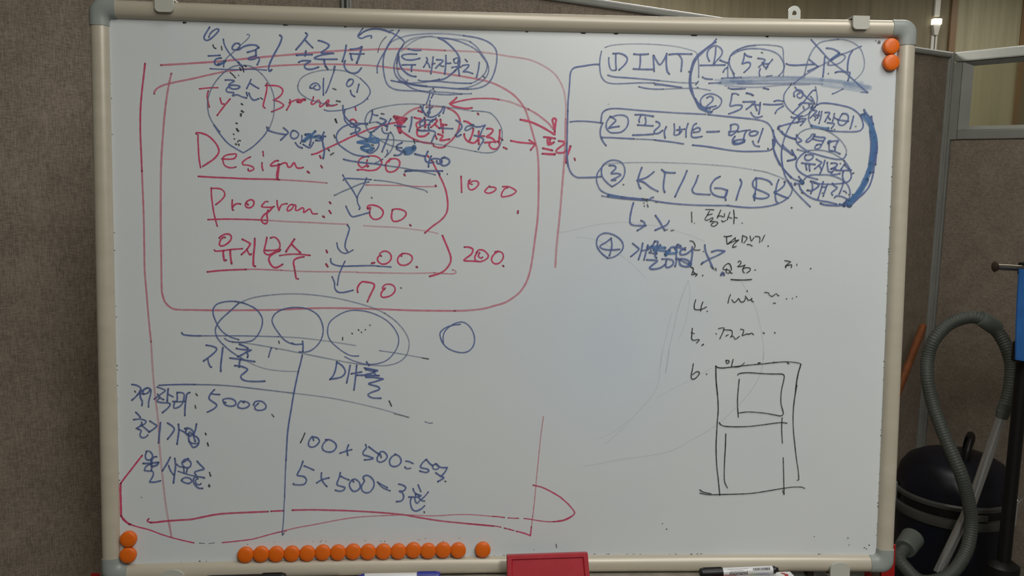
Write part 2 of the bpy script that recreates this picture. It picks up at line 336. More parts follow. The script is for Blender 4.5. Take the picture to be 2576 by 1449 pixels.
for sx, sz in ((-1, 1), (1, 1), (1, -1), (-1, -1)):
    zc = H if sz > 0 else 0
    b = bmesh.new(); rings = []
    def station(ix, iz, ox, oz):
        ring = []; dl = math.hypot(ox-ix, oz-iz)
        for s, h in PROF:
            k = (s + (0.0009 if s > 0.012 else -0.0006))/FW; hh = h + (0.0009 if h > 0 else 0)
            x = ix+(ox-ix)*k; z = iz+(oz-iz)*k
            ring.append(b.verts.new((x, bow(max(-W/2, min(W/2, x)))-hh, z)))
        rings.append(ring)
    station(sx*(W/2-CL-0.001), zc, sx*(W/2-CL-0.001), zc+sz*FW)
    for k in range(11):
        a = math.pi/2*k/10; ux, uz = sx*math.sin(a), sz*math.cos(a)
        station(sx*(W/2-RI)+ux*RI, zc-sz*RI+uz*RI, sx*(W/2+FW-RO)+ux*RO, zc+sz*(FW-RO)+uz*RO)
    station(sx*W/2, zc-sz*(CL+0.001), sx*(W/2+FW), zc-sz*(CL+0.001))
    for a, c in zip(rings, rings[1:]):
        for k in range(len(PROF)): b.faces.new((a[k], a[(k+1) % len(PROF)], c[(k+1) % len(PROF)], c[k]))
    b.faces.new(rings[0]); b.faces.new(rings[-1][::-1])
    link('corner_cap', b, m_cap, wb, True)
# thin edging line on the rear upper edge of the top rail
# plastic mounting clips
def clip(cx, z0, z1, w_, down):
    b = bmesh.new(); poly = []
    R_ = w_/2
    bw = bow(cx)
    if down:      # top clips: rounded lower edge
        poly = [(cx-R_, z1), (cx-R_, z0+0.006)] + [(cx-R_+0.006-0.006*math.cos(a), z0+0.006-0.006*math.sin(a)) for a in [math.pi/2*k/6 for k in range(1, 7)]]
        poly += [(cx+R_-0.006+0.006*math.sin(a), z0+0.006-0.006*math.cos(a)) for a in [math.pi/2*k/6 for k in range(0, 7)]] + [(cx+R_, z1)]
        prism(b, poly, bw-0.0168, bw-0.0128); box(b, (cx-R_, bw-0.0168, z1), (cx+R_, bw+0.018, z1+0.0025))
    else:         # bottom clips: domed upper edge
        for k in range(13):
            a = math.pi*k/12; poly.append((cx+R_*math.cos(a), z1-0.010+0.010*math.sin(a)))
        poly += [(cx-R_, z0), (cx+R_, z0)]
        prism(b, poly, bw-0.0168, bw-0.0120); box(b, (cx-R_, bw-0.0168, z0-0.002), (cx+R_, bw+0.018, z0))
    link('mounting_clip', b, m_clip, wb)
clip(-0.5035, H+0.0085, H+0.0258, 0.026, True); clip(0.5213, H+0.0090, H+0.0262, 0.0255, True)
clip(-0.5050, -0.0265, -0.0050, 0.033, False); clip(0.5215, -0.0285, -0.0065, 0.031, False)
# steel hanging bracket with a keyhole
b = bmesh.new(); bw = bow(0.4283)
cx, zb, zt, R_ = 0.4283, H+0.024, H+0.0475, 0.0095
outer = [(cx+R_, zb)] + [(cx+R_*math.cos(a), zt-R_+R_*math.sin(a)) for a in [math.pi*k/16 for k in range(17)]] + [(cx-R_, zb)]
hole = []
hz_ = zt-0.0125
for k in range(19):      # teardrop keyhole, same count as the outline
    a = -0.5+(math.pi+1.0)*k/18
    hole.append((cx+0.0034*math.cos(a), hz_+(0.0034 if math.sin(a) < 0 else 0.0052)*math.sin(a)))
for y in (bw+0.006, bw+0.0075):
    pass
A = [[b.verts.new((p[0], y, p[1])) for p in outer] for y in (bw+0.006, bw+0.0078)]; B_ = [[b.verts.new((p[0], y, p[1])) for p in hole] for y in (bw+0.006, bw+0.0078)]
for j in (0, 1):
    for k in range(len(outer)): k2 = (k+1) % len(outer); b.faces.new((A[j][k], A[j][k2], B_[j][k2], B_[j][k]))
for k in range(len(outer)):
    k2 = (k+1) % len(outer); b.faces.new((A[0][k], A[0][k2], A[1][k2], A[1][k])); b.faces.new((B_[0][k], B_[0][k2], B_[1][k2], B_[1][k]))
box(b, (cx-0.013, bw+0.002, H+0.0248), (cx+0.016, bw+0.013, H+0.0268), 0.0006)
link('hanging_bracket', b, m_metal, wb)
# pen tray under the bottom rail
t0, t1 = -0.26, 0.441
b = bmesh.new(); prism(b, [(0.012, -0.0275), (-0.010, -0.0275), (-0.010, -0.0285), (-0.0125, -0.0305), (-0.0125, -0.050), (-0.058, -0.054), (-0.062, -0.044), (-0.0645, -0.044), (-0.0610, -0.0575), (0.012, -0.0540)], t0, t1, 0)
link('pen_tray', b, m_tray, wb)
b = bmesh.new(); prism(b, [(-0.0105, -0.0265), (-0.0145, -0.0272), (-0.0150, -0.0290), (-0.0105, -0.0300)], t0, t1, 0)
link('tray_lip', b, m_frame, wb)

# handwriting: flat ribbons of ink lying on the bowed board; data are millimetre coordinates on the board
INKC = {'b': (0.115, 0.165, 0.385), 'c': (0.095, 0.225, 0.48), 'p': (0.68, 0.17, 0.25), 'r': (0.62, 0.065, 0.155), 'k': (0.016, 0.018, 0.022), 'd': (0.05, 0.058, 0.068), 'n': (0.16, 0.215, 0.36)}
INK = """@
r301/62 -5143,7429 420,38 435,44 444,59 447,53 444,50 452,45 654,38 412,10 408,-10
r271/38 -1027,7756 553,-13 418,-52 288,-40 206,-79 170,-108 98,-122 62,-135 26,-125 12,-136 -1,-173
r331/50 805,6773 -1,-310 -15,-384 -22,-325 -25,-374 -47,-541 -14,-310
r277/62 -5244,7015 6,34 40,47 90,48 157,45 225,52 221,58 272,65 279,42 332,50 448,37 446,18 565,-2 452,-38
r313/60 -1711,7471 277,-17 273,-21 553,-76 281,-60 211,-94 154,-105 128,-152 71,-165 89,-290 57,-214 23,-360 -2,-541 -38,-394 -77,-534 -125,-278 -212,-172 -192,-68 -188,-50 -237,-26 -188,-7
r301/62 -853,3847 -635,4 -629,22 -625,10 -407,-10 -411,-20 -813,-7 -402,5 -115,1 -142,17 -102,86 -42,119 -12,130 2,471 2,468 9,524 15,406 28,347 28,289 38,288 36,184 31,132
r271/80 -5365,7444 -25,-199 -26,-201 -24,-258 -9,-315 6,-288 6,-288
r271/62 -5437,5895 9,-406 5,-349 -1,-350 0,-352 21,-353 22,-355 28,-356
r301/36 -5353,3374 20,-477 28,-360 34,-362 16,-423 33,-426 39,-428 36,-246
r331/45 -5147,652 21,-124 16,-123
@
r241/95 -5433,690 -19,-23 7,-20 39,-16
r301/75 -5406,631 90,3 112,12 225,12 169,8 171,32 170,31 171,15 344,10 275,6
r271/70 -3632,764 92,3 87,2
r331/80 -5830,743 16,-29 19,-29 55,-51 44,-25
r205/90 -5696,609 88,-35 156,-46 88,-35 89,-41 90,-33 78,-28 78,-24 79,-23 79,-21 90,-24
k108/60 -4702,294 34,-4 40,-4
k108/60 -4560,283 40,3 40,7
r193/75 -4362,292 116,9 115,10 115,11 115,15 115,30 116,31 127,31 135,24
@
r277/70 -3315,775 291,0 252,-10 253,-11 254,-17 191,-15 191,-17 256,-30 129,-25 128,-25 194,-36 193,-29 195,-22 194,-22 359,-38
r193/60 -3528,434 151,36 163,35 214,35 227,42 190,33 191,26 190,15 192,7 191,5 192,5 193,-9 193,-12 129,0 129,5 129,8 129,2 195,-7 294,-29
@
r193/80 -609,516 120,-7 120,-13 97,-12 84,-9 75,-16
r205/95 -61,444 42,-12
r205/95 6,428 36,-12 46,-13
r229/80 129,391 58,-14 61,-18 61,-22 43,-21! 6,69 7,74
r157/55 368,459 6,62 4,74 6,25
r205/75 -238,632 85,-7 94,-14
r181/70 -2,606 78,-6 85,-3
r193/70 251,594 79,-11 85,-15 85,-15 97,-11 73,-4 73,5 72,12 61,14 72,32 48,27
@
r241/75 384,1123 129,-31 119,-55 120,-68 61,-40 60,-51 61,-55 50,-57 41,-51 15,-44 -34,-43 -49,-34 -49,-24 -50,-16 -59,-9 -90,-6
@
r181/50 383,613 28,292 26,347 27,315 27,314 22,188 17,137
@
r253/95 -5511,1660 -79,-102 -91,-121 -80,-104 -62,-87
r331/95 -5826,1246 -7,-112 2,-118 0,-141 1,-131
r271/85 -5830,750 24,-42 43,-48 44,-49
@
r217/90 -4605,7102 96,14 77,8 88,2
r241/90 -4479,7078 -18,-73 10,-73 18,-89
r241/90 -4313,6976 11,-50 16,-33 27,0
r241/90 -4170,6968 -56,-68 -67,-86 -64,-89
r241/95 -3641,7206 0,-84 -24,-113 -29,-113 6,-34 19,-13
r241/90 -3660,7175 91,5 101,-11 55,-47 -11,-62 -57,-58 -73,-35! 73,-16 67,-37 11,-28 -45,-35 -68,-30 -58,-26
r241/90 -3308,6978 6,-51 -23,-45 -31,-57
r241/80 -3319,6933 62,29 67,25 56,-16
r422/90 -3196,6953 40,-5 34,35 31,0
r241/90 -2965,7026 -11,-46 -23,-45 17,-17 39,18 46,46 33,-39 -11,-40 11,-20 57,45 51,57 17,-11 -17,-45 28,-28 56,7 51,18
r361/80 -2779,6945 39,-33 -28,-6
r241/90 -2352,6887 9,-40
@
r265/90 -4660,6449 8,18 63,-5 80,-27 68,-51 68,-81 33,-81 -12,-59 -58,-72 -82,-60 -81,-54
r241/90 -4635,6438 -1,-93 4,-94 4,-117 10,-94 13,-81
r241/90 -4298,6093 60,-4 69,1 52,13 27,41 -9,24 -46,-4 -69,-10 -58,-31 -12,-53 22,-70 57,-32 58,-4 49,12
r241/90 -3888,6127 -61,-33 -53,-48 12,-35 63,-5 70,-23 17,-35 -41,-24 -35,-1 -5,26
r241/90 -3704,6210 5,-64
r241/90 -3720,6045 0,-59 13,-53
r265/90 -3484,6079 -47,-7 -58,-48 -1,-24 71,7 52,19
r422/90 -3478,6020 -7,-66 -12,-71 -3,-69
r265/90 -3449,6026 53,25 35,-12 23,-53 41,13 41,54 17,-23 24,-47 47,-9 47,13
r265/85 -4638,5829 236,-10 230,-6 232,-8 349,-1 117,-5
r241/55 -3474,5799 234,-9 235,-12 230,-17
r301/90 -3057,5926 23,-18
r301/90 -2876,6161 14,-30
r277/90 -2859,6015 17,-28
r241/90 -4456,5661 2,-112 12,-118 16,-118 22,-107 27,-106
r241/90 -4456,5655 75,3 69,-13 45,-46 -3,-59 -56,-66 -68,-57
r265/90 -4155,5488 -4,-65 5,-77 12,-6
r265/85 -4154,5381 36,42 46,15 35,-8
r265/90 -3927,5420 -29,29 -12,-36 23,-29 47,-5 47,36 6,59 -40,24 -47,-19 -23,-24
r241/90 -3641,5471 -35,0 -53,-60 6,-18 58,-5 70,1 47,12
r241/90 -3506,5489 5,-69 23,-84! 12,48 36,48 70,13
r241/90 -3278,5434 -47,-12 -35,-60 17,-24 53,31 36,60 23,-18 -6,-60 41,1 59,36 24,-23 -6,-48 41,24 47,31 24,-30 23,-41 65,0
r301/90 -2734,5477 14,-19
r301/90 -2741,5348 24,-36
@
r265/90 -3570,5391 -51,-62 -71,-48 -45,-73 24,-51 50,-10 15,62 -8,72 17,62
r301/90 -2833,5264 17,-12
r241/85 -4509,5195 252,11 302,-1 282,-9
r229/45 -3673,5196 325,-17 306,-9 308,-13 267,-7
r217/35 -2229,5130 217,-11 208,-6 209,-18 313,-37 168,-34
r265/90 -2173,5393 12,37 66,12 83,-22 58,-45 15,-52 -31,-63 -63,-32 -62,9 -41,52 -4,63 14,52 -41,-22
r265/90 -1800,5377 -15,-105 21,-62 52,-10 84,32 58,63 -7,53 -73,34 -83,5 -41,-21
r301/90 -1537,5150 12,-13
r217/55 -2194,5741 286,0 311,-3 208,-10 240,4
r301/90 -1155,5748 8,-12
r277/80 -1097,5897 52,-103 49,-135 26,-167 -9,-126 -42,-85 -73,-74 -104,-75 -115,-102
r289/90 -1047,4993 39,-90 53,-126 37,-116 -15,-95 -73,-96 -84,-53 -147,-44
r265/95 -771,5891 5,-104 5,-136
r253/90 -657,5820 31,32! -35,-63 5,-74 42,-26 63,28 46,63 -26,42 -63,-1 -52,-32 42,-16
r253/90 -341,5751 -52,-53 -15,-36 58,-20 73,26 38,43 -39,24 -52,0
r253/90 -140,5744 95,1 85,-41 25,-31 -67,-53 -105,-27 -47,4 4,52 42,64 42,17
r301/90 98,5379 -4,-34
r277/90 -713,4822 64,0 63,-31 -20,-74 -95,-75 -10,-27 84,-4 117,-3
r253/90 -512,4750 -41,-75 21,-63 85,-4 84,48 11,53 -64,63 -75,9 -42,-42
r253/90 -480,4739 -20,-53 42,-31 21,17
r253/90 -194,4763 -74,-54 -31,-74 43,-59 75,7 58,75 -7,74 -64,31 -53,-11
r301/90 -122,4543 9,-8
r301/90 -2785,4753 12,-30
r301/90 -2790,4548 24,-38
r301/90 -2109,4565 39,9
r253/90 -1980,4684 -32,-21 -10,-53 52,-52 83,5 63,59 0,74 -52,48 -63,3 -52,-42 25,-31
r253/90 -1647,4718 -52,-42 -25,-63 36,-63 83,-10 74,42 31,64 -32,52 -83,21 -63,-28 17,-15
r301/90 -1439,4516 13,-7
r277/90 -2320,4124 -4,63 32,64 41,36! 73,-8 83,-17 25,-42 -35,-84 -42,-85 -27,-68
r253/90 -1907,4190 -31,-32 -32,-53 11,-49 62,-4 84,32 52,64 -10,64 -53,35 -83,-5 -42,-53 31,-21
k217/80 -1677,4197 13,-8
@
r253/90 -2324,5962 78,7 71,-11 71,1 72,19 60,61 6,60 -42,53 -72,23 -95,-6 -83,-27 -42,-43 -6,-54 48,-46 59,24 42,1
r253/90 -2175,6113 -12,-54 18,-47
r265/90 -1829,6137 -60,-61 -12,-72 24,-53 60,-11 72,31 48,73 0,59 -48,35 -84,-7 -24,-36
@
r265/90 -4350,4923 29,30 56,29 56,0 33,-33 -10,-53 -43,-48 -56,-35 -47,-5 -17,29 18,58 38,39 28,0
r241/90 -4422,4745 19,-15 89,6 112,17 94,9 90,7
r301/90 -4293,4736 -3,-43 7,-58 10,-48 24,10
r301/90 -4194,4747 1,-63 7,-68 10,-72
r265/90 -4017,4909 61,-30 52,-33 -1,-15 -43,-68 -47,-49 -38,-34
r265/90 -3952,4763 23,-58 23,-28 16,14
r301/90 -3836,4921 -3,-109 -15,-125 -6,-146 9,-29 19,-4
r265/90 -3658,4940 -15,-78 -19,-77 -6,-68 43,-34 57,10 66,40 72,25
r265/85 -3606,4931 48,15 47,-24 37,-58 5,-58 -24,-44 -86,-15 -95,-1
r289/90 -3475,4738 -76,-30 -67,-53 -14,-54 32,-72 47,-39 57,10 63,39
r301/90 -3255,4917 -48,-71 -48,-68 -29,-49
r289/90 -3293,4837 57,-58 66,-63
r253/80 -3473,4670 122,19 143,5 181,-17
r277/85 -3118,4654 -72,-11 -67,-34 -14,-54 9,-48 9,-59
r277/85 -3248,4421 7,-51 11,-44 27,-4
r265/85 -4529,4419 136,17 188,14 235,10
r229/60 -3970,4460 142,4 190,-7 190,-6
r217/45 -3448,4451 286,-14 287,-4 289,0 267,-2
@
r205/45 -2323,4425 416,-5 418,-2 315,9
r205/55 -1174,4427 169,-10 116,-3 52,22 -21,29 -32,10
@
r253/90 -2994,6180 80,22 80,41 150,73 150,74 100,52 121,52 160,74 171,53 172,44 80,12
r663/92 -1740,6732 30,-50 16,-65
r663/92 -1629,6714 -40,-36 -30,-41
r482/92 -1775,6761 45,-4 46,-9 55,-14 31,1
r482/92 -1719,6606 20,-50 12,-25
r301/60 -1387,6910 -80,-22 -81,-42 -71,-57 -50,-61 -25,-71 0,-50
r301/85 -1694,6607 35,-60 61,-44 71,-44 81,-39 102,-29 112,-13 41,-9
r301/50 -1295,6922 121,2 112,-2 92,-19
r301/70 -970,6903 81,-38 62,-60 31,-70 -5,-81 -25,-91 -40,-72 -51,-62 -71,-62 -30,-21
r301/75 -1186,6341 56,-22 61,-2 51,14
r331/90 -1417,6859 56,-19
r277/90 -1477,6757 51,-14 50,-4 -30,-41 -40,-26! 0,-30 10,-35 45,6
r331/90 -1325,6755 10,-70 1,-71
r265/90 -1315,6649 71,7
r301/90 -1173,6733 41,-14 -30,-41 -41,-42 -25,-20
r301/90 -1172,6667 40,-39 31,-25
r301/90 -1086,6735 10,-76 0,-50
r301/90 -1071,6664 77,-8
r301/90 -1045,6650 -5,-61 2,-51
r301/90 -1431,6582 -5,-41 10,-50 51,-14 61,11 51,41
r301/90 -1421,6577 66,-14 41,6
r301/90 -1161,6496 20,-50
r301/90 -1121,6517 41,-10 31,-19 -31,-41 -10,-21 51,1 87,17
r301/90 -730,6716 46,-9 62,-39
r301/90 -591,6607 -10,-61 -20,-61 -25,-51
r301/90 -728,6524 5,-41 31,-50 52,-29 61,-9 51,41
r331/90 -509,6568 -4,-91 6,-96
r265/90 -508,6497 82,2
r301/90 -386,6611 61,1 31,-25 -40,-56 -61,-42 61,-9 52,-29 21,-41
r301/90 -191,6594 -4,-81 -10,-92
r277/90 -190,6478 42,-30
r277/90 -420,6402 77,7 82,11 61,1
r277/90 -343,6399 -5,-41 36,-40 52,-10 46,22 20,51 -16,30
r301/90 -528,6836 12,-15
r301/95 -132,6336 47,-22
r277/95 -1627,5910 12,-20
r277/90 -2428,6692 25,16 30,1 25,-20 15,-25
@
r301/95 -847,7064 -48,-49 -55,-43! 70,-39 97,-19 83,-9 84,12
r241/85 -929,6973 117,37 139,30 139,17 209,4 112,-12
r301/40 -213,7049 168,-31 141,-52 141,-53
r301/55 237,6913 113,-60 99,-68 100,-81 71,-82
r331/92 119,6755 120,-22 113,-39 141,-67 150,-88! -2,83 13,98 6,48 -35,14 -21,-28 22,-76 16,-84
r277/95 -24,6437 126,-21 113,-9 119,-9
r277/95 256,6452 57,-37 36,-27! -35,-42 -35,-43
r277/90 481,6501 85,-5 77,-13
r277/90 538,6482 -7,-56 22,-42 70,29
r277/90 566,6468 15,-69
r277/90 469,6334 142,-32
r277/90 456,6250 198,-1
@
r301/90 478,6500 93,-6 78,-14
r277/90 580,6472 -23,-47 -23,-38! 62,24 38,16
r301/90 465,6332 140,-29
r301/90 459,6251 186,-13
r301/90 704,6446 70,-10 8,-38 -69,-54 -46,-47 32,-30 93,9 38,46
r361/95 884,6369 -22,-77 -30,-77 -9,-92
r289/90 949,6186 10,-25
r277/90 -1296,6204 38,-30
r277/90 -1212,6121 31,-60 39,-76 46,-75
@
b241/90 -4448,7995 -45,-73 -33,-62 5,-44 38,-10 49,24 56,51 50,57 8,31 -30,4 -55,-32 -39,-45 -16,-45
k241/80 -4404,7742 12,-36 28,-13
k241/80 -4284,7723 7,-49
b229/95 -4472,7582 79,6 88,9
b265/90 -4289,7557 -55,-8 -37,-34 3,-44 38,-19 55,21 56,46
b422/70 -4329,7466 55,19 34,29
b181/90 -4229,7508 -23,-34 -4,-44
b205/90 -4256,7830 18,-88 65,-110 98,-108 76,-82
n157/80 -3917,7907 28,1 8,-16 -31,-51 -94,-87 -112,-109 -78,-69 -55,-74
b265/88 -4039,7775 -50,-4 -41,-54 13,-33 77,2 77,47 89,25 88,-3 36,-32
b241/88 -4039,7775 21,-27 -28,-56
b265/88 -3914,7651 61,19 56,18
b277/88 -3753,7721 -33,-21 -6,-45 0,-50
b241/88 -3792,7605 -62,-19 -50,-20 17,-20 66,10 56,27 22,-22 -12,-45 -20,-41
b181/90 -4450,7399 164,-4 221,1 221,12 199,-8
b277/92 -3446,7911 28,-33 -34,-101 -68,-125 -62,-125 -29,-90 11,-51 33,24
b277/90 -3072,7955 22,-32 -67,-97 -96,-115
b265/90 -3084,7857 45,-46 67,-67
b277/92 -3071,7693 -12,-68
b277/95 -3206,7629 87,9 137,7
b265/92 -3177,7527 58,24 118,1 -62,-39 -29,-40 28,-38 79,-4 96,34
b265/90 -2888,7851 73,-17 79,-42 -29,-52 -84,-64 90,-5 101,3! -180,-31 -107,-45 62,-18 264,7
b301/90 -2807,7571 13,-67 39,-67
k241/90 -2794,7481 23,-22
b265/92 -2483,7793 -17,-101 -40,-137
b265/92 -2423,7736 70,8 91,24
b331/88 -2257,7777 -28,-113 -43,-123
b253/90 -2430,7674 100,-3 107,5
b265/90 -2415,7666 5,-51 14,-33
b265/92 -2500,7568 -14,-68 36,-73 74,-37 85,13 56,64
b217/90 -2239,8047 -40,-57 -31,-57 48,-32 74,30 73,13 -2,-34
b229/70 -2285,7950 68,53 102,39 102,1 91,-18 75,-28
n120/50 -1899,7939 -57,-64 -40,-91 -22,-85
@
n193/75 -3954,7460 -89,-2 -77,-19 -89,-53 -100,-92 -78,-102 -51,-91 -34,-90 -20,-90 3,-101 19,-100 53,-111 98,-121
n193/65 -3954,7460 77,-8 99,-54 99,-92 77,-116 44,-100 24,-112 -4,-135 -12,-124 -46,-137 -23,-68
b301/80 -4042,7503 32,-44 22,-22
k181/80 -3949,7449 17,-2
k169/85 -4027,7425 17,-39
k169/85 -3982,7426 13,-61
k169/80 -4163,7352 41,-36 33,-40
k193/80 -4046,7315 4,-4
b241/85 -4235,7241 58,3 71,-11 -50,-35 -33,-34 77,7 83,-14 -28,-35 -78,-7 -55,26 -33,-40 21,-33 89,-9 -23,-45 67,18 66,-26 71,-18
b229/90 -3868,7259 -23,-54 -39,-79
b229/90 -3874,7200 61,-38 55,-30
b229/90 -3934,7069 14,-50
b241/90 -3898,7059 28,-66 44,-33 67,22
k217/80 -3732,6996 30,-20
k241/85 -4010,6899 22,-8
k241/85 -4011,6796 33,-14
k217/85 -4006,6759 -17,-34
k217/85 -4085,6622 13,-11
k301/85 -4080,6538 14,-28
n193/55 -3191,7189 37,91 90,70 157,55 181,24 169,-4 147,-35 136,-76
b193/75 -2274,7314 102,-100 40,-78 -17,-69 -80,-92 -125,-71 -148,-49 -136,-23 -113,-5 -57,16
n193/65 -3191,7189 8,-67 50,-66 112,-65 157,-48 113,-20 79,-13
k205/80 -2172,7021 7,-8
b301/75 -2653,7479 -8,-51
b217/85 -2664,7406 -40,-114 -46,-125 -34,-75
b229/95 -2815,7300 -5,-113 2,-129
b217/85 -3015,7160 12,34 51,35 45,-4 39,-50 -17,-40 -57,4 -16,34 28,23
b217/85 -3009,7155 34,0
k265/75 -2677,7157 42,-16
b241/85 -2439,7298 -34,-51 0,-46 40,-4 45,46 6,46 -34,12 -34,-20
b241/90 -2297,7228 -28,-114
b241/90 -2422,7135 17,-56 45,-33
k301/60 -2626,6977 51,-10
b217/85 -2502,6849 -11,-74 8,-79 48,-56 68,-44 114,48 103,13
k265/80 -2650,6704 21,-42
@
b217/80 -2291,7947 62,49 108,41 109,10 109,-18 109,-44 96,-55 66,-60 -18,-54 -34,-49
n181/60 -1835,8021 41,11
b205/80 -1705,8035 -61,-87 -82,-97 -61,-117 -69,-123 -47,-110 -3,-98
k120/50 -1892,7938 -65,-76 -41,-76 -21,-84
b241/65 -1821,7865 -54,-76 -48,-109 -18,-136 11,-136 28,-122 55,-80 109,-45 165,-10 193,0
b217/55 -1380,7151 221,-9 208,-5 180,-14 146,5
b241/45 -1821,7865 109,51 137,44 206,29 206,12 207,-2 207,-17
b241/70 -749,7982 208,-29 139,-44 98,-66 49,-81 8,-123 -19,-124 -34,-110 -55,-97 -83,-64 -111,-37 -125,-13
b241/80 -674,7194 -208,4 -208,14 -207,7 -207,22 -316,54
b277/75 -1710,7284 137,-24 138,-24 138,-11
n253/50 -1650,7823 89,70 123,44 165,18 138,-10 179,-16 207,-9 97,-24
b205/60 -652,7896 98,-73 84,-107 71,-108 31,-109 -23,-96 -75,-84 -111,-64 -111,-37 -125,-19
b205/65 -1121,7938 165,-9 208,-56 194,-98 112,-127 50,-81 -20,-110 -69,-84 -83,-63 -69,-29
n217/40 -1218,7963 -137,-24 -137,-58 -110,-84 -68,-70
b229/75 -633,7281 -180,0 -208,12 -166,10 -166,-6 -62,14
b241/75 -1670,7781 -41,-69 -14,-81 -13,-82
b241/60 -1650,7809 -61,-83 -41,-110 -27,-109 14,-108 55,-81 96,-45 82,-9 97,6 110,14 110,18 111,30
b265/75 -1215,7302 166,31 96,57 83,77
b241/60 -1711,7685 -27,-136 14,-122 41,-81 96,-66
b229/60 -1614,7252 110,-65 138,-38 138,-25 139,-17 138,-1 180,14
b265/90 -1121,7938 96,-45 97,-79 84,-93 42,-95 -13,-96 -69,-83
b277/85 -1711,7651 7,-74 34,-94 83,-80 69,-33 62,-8
b361/50 -898,7433 55,56 28,41
b241/92 -1570,7766 92,-18 93,3
b241/92 -1444,7692 -103,0 -82,-11 -34,-22 14,-26 48,-26 96,-1 107,26
b241/92 -1656,7528 82,5 110,2
b265/85 -1515,7527 -4,-41 -2,-47
b229/88 -1299,7644 14,-43 -55,-97
b229/88 -1299,7587 35,-40 14,-47
b241/90 -1200,7655 -9,-93 -23,-153
b217/80 -1216,7548 41,15
b241/88 -1147,7618 96,-11 -68,-70 -41,-42
b229/85 -1106,7551 35,-27 28,1
b253/88 -1010,7682 1,-115 -17,-158
b229/85 -1002,7567 65,4
b241/85 -892,7631 7,-48 42,-6 34,49 -35,26 -41,-21
b241/85 -919,7507 62,15 72,-5
b265/85 -823,7612 1,-89 15,-129
b241/90 -719,7631 28,-30
b229/90 -767,7538 63,15 41,-6 -41,-55 -48,-42 62,1 84,-25
b241/90 -510,7592 -13,-110 -27,-110
k217/80 -453,7395 31,-34
k193/85 -1580,7310 7,-5
n181/60 -1256,7151 28,21 41,1 21,-27
k181/90 -1200,7193 6,-2
b205/85 -1248,7113 -21,-72 -27,-76
b217/85 -1197,7104 -30,-55
b217/90 -1244,7012 -10,-108 -14,-117
@
b241/88 -1341,6946 -10,-61 26,-59 50,-50 61,-7 81,35 61,62 20,61
b277/70 -1382,6930 26,-65 51,-69
b241/88 -1026,6927 -5,-50 -15,-48
b241/80 -1209,6919 -46,-52 -30,-41
b205/80 -1240,6898 -4,-71
b205/88 -1264,6787 4,50 5,50 10,61
k181/85 -1295,6909 6,-2
k265/85 -1110,6785 13,10
@
n193/60 -2102,6855 70,26 161,39 191,29 202,9 152,-7
n205/50 -1326,6951 203,-16 203,-21 153,-22 154,-20
n181/70 -613,6872 153,-4 113,-18 72,-54 62,-80 42,-81 16,-91 -4,-91 -30,-92 -50,-73 -72,-31 -113,-7 -133,18
n157/60 -557,6268 -205,37 -205,37 -255,36 -203,22
n193/70 -1425,6400 -203,6 -152,13 -222,6
n217/70 -2102,6855 -61,-47 -35,-71 -7,-70 22,-80 50,-79 71,-49 60,-39 71,-39 101,-44 101,-28
b241/85 -2097,6835 -15,-86 -31,-86
b241/85 -2102,6799 40,-19 40,-4
k277/75 -1967,6804 41,-6
b265/85 -1982,6737 51,-14 40,-30 -60,-41 -71,-62 -65,-51
b241/80 -1911,6683 -10,-40 25,-25
b253/85 -1826,6730 -35,-66 -15,-51 -10,-50
b229/80 -1956,6592 5,-41 30,-34 50,-4 46,11
b265/85 -1861,6488 -20,-66 -40,-92 -35,-91
b217/70 -2032,6676 70,-24 71,-29
n205/60 -2143,6663 61,12 70,1 30,-25
n217/70 -1830,6534 40,-60 8,-81 -23,-101 -55,-82 -51,-46
b193/80 -1879,6266 9,-46 -16,-20
b217/60 -1946,6130 -56,-33 -60,-32
b241/80 -2153,6160 -80,9 -101,13 -80,29 -80,49 -90,68 -40,70 -5,70 35,71 71,61 90,37 100,15 100,-1 60,-13
b241/85 -2533,6910 5,-100 25,-59 60,-69 40,-29 40,-29
b265/85 -2413,6663 70,-59 60,-29 -20,-40 -70,-22 -46,-21
b253/85 -2338,6624 -10,-80 25,-60 50,-29 90,-29
b392/85 -2118,6523 -15,-76 -60,-41 -131,-33 71,-8 110,-29 -120,-42 50,-39 90,-9 41,41
b482/85 -2183,6406 70,22 81,1 20,-30 -50,-21 -81,19 -40,4
b361/80 -2263,6299 30,-35 90,2 41,31 -71,24 -80,-17
b241/85 -2007,6389 5,-50 -30,-61 -60,-51 -51,-11 -40,19
k229/85 -2113,6342 31,-12
b253/88 -1658,6381 -51,-27 -30,-25
b265/88 -1739,6308 76,-6
b265/90 -1739,6283 61,-29 15,-30 -46,-31 -65,-3
b663/85 -1628,6255 51,31 71,11
b602/85 -1607,6225 61,1 50,41 25,41
b361/90 -1491,6328 25,11 0,-51
k217/80 -1486,6429 18,-55
b301/90 -1465,6215 71,-17 71,-14
b277/90 -1272,6256 -25,-56 -16,-51 21,-46 61,-14 46,6
b277/90 -1221,6186 -25,-56 -13,-51 -2,-51
b265/88 -1231,6130 51,21 71,-4 41,-25 5,-30
b277/90 -1139,6116 10,-35 41,-5 30,31 -15,30
b289/88 -1017,6174 -51,-21 -20,-41 20,-51 52,-14 51,26 20,41 -21,35 -51,20 -31,-6
b301/85 -1612,5951 66,16 122,2
b277/90 -1546,5967 122,2 153,-2 219,1
b331/85 -1597,5962 72,3
b277/80 -1118,5954 26,-35
k205/95 -980,5925 5,-5
b253/85 -2525,6118 91,-20 201,-25 201,-17 121,-18
n205/75 -1911,6038 182,-23 153,-23 152,-28 153,-28 112,-27
b265/90 -1513,6761 -9,-100 -30,-112
b241/85 -1768,6636 79,-9 76,-9
b241/85 -1396,6663 20,31 41,21 51,11 60,-9 61,26
b241/85 -1325,6735 -41,-21 -30,-51 21,-30 40,11 20,41
b277/85 -1203,6727 -41,-41 -20,-51 6,-50
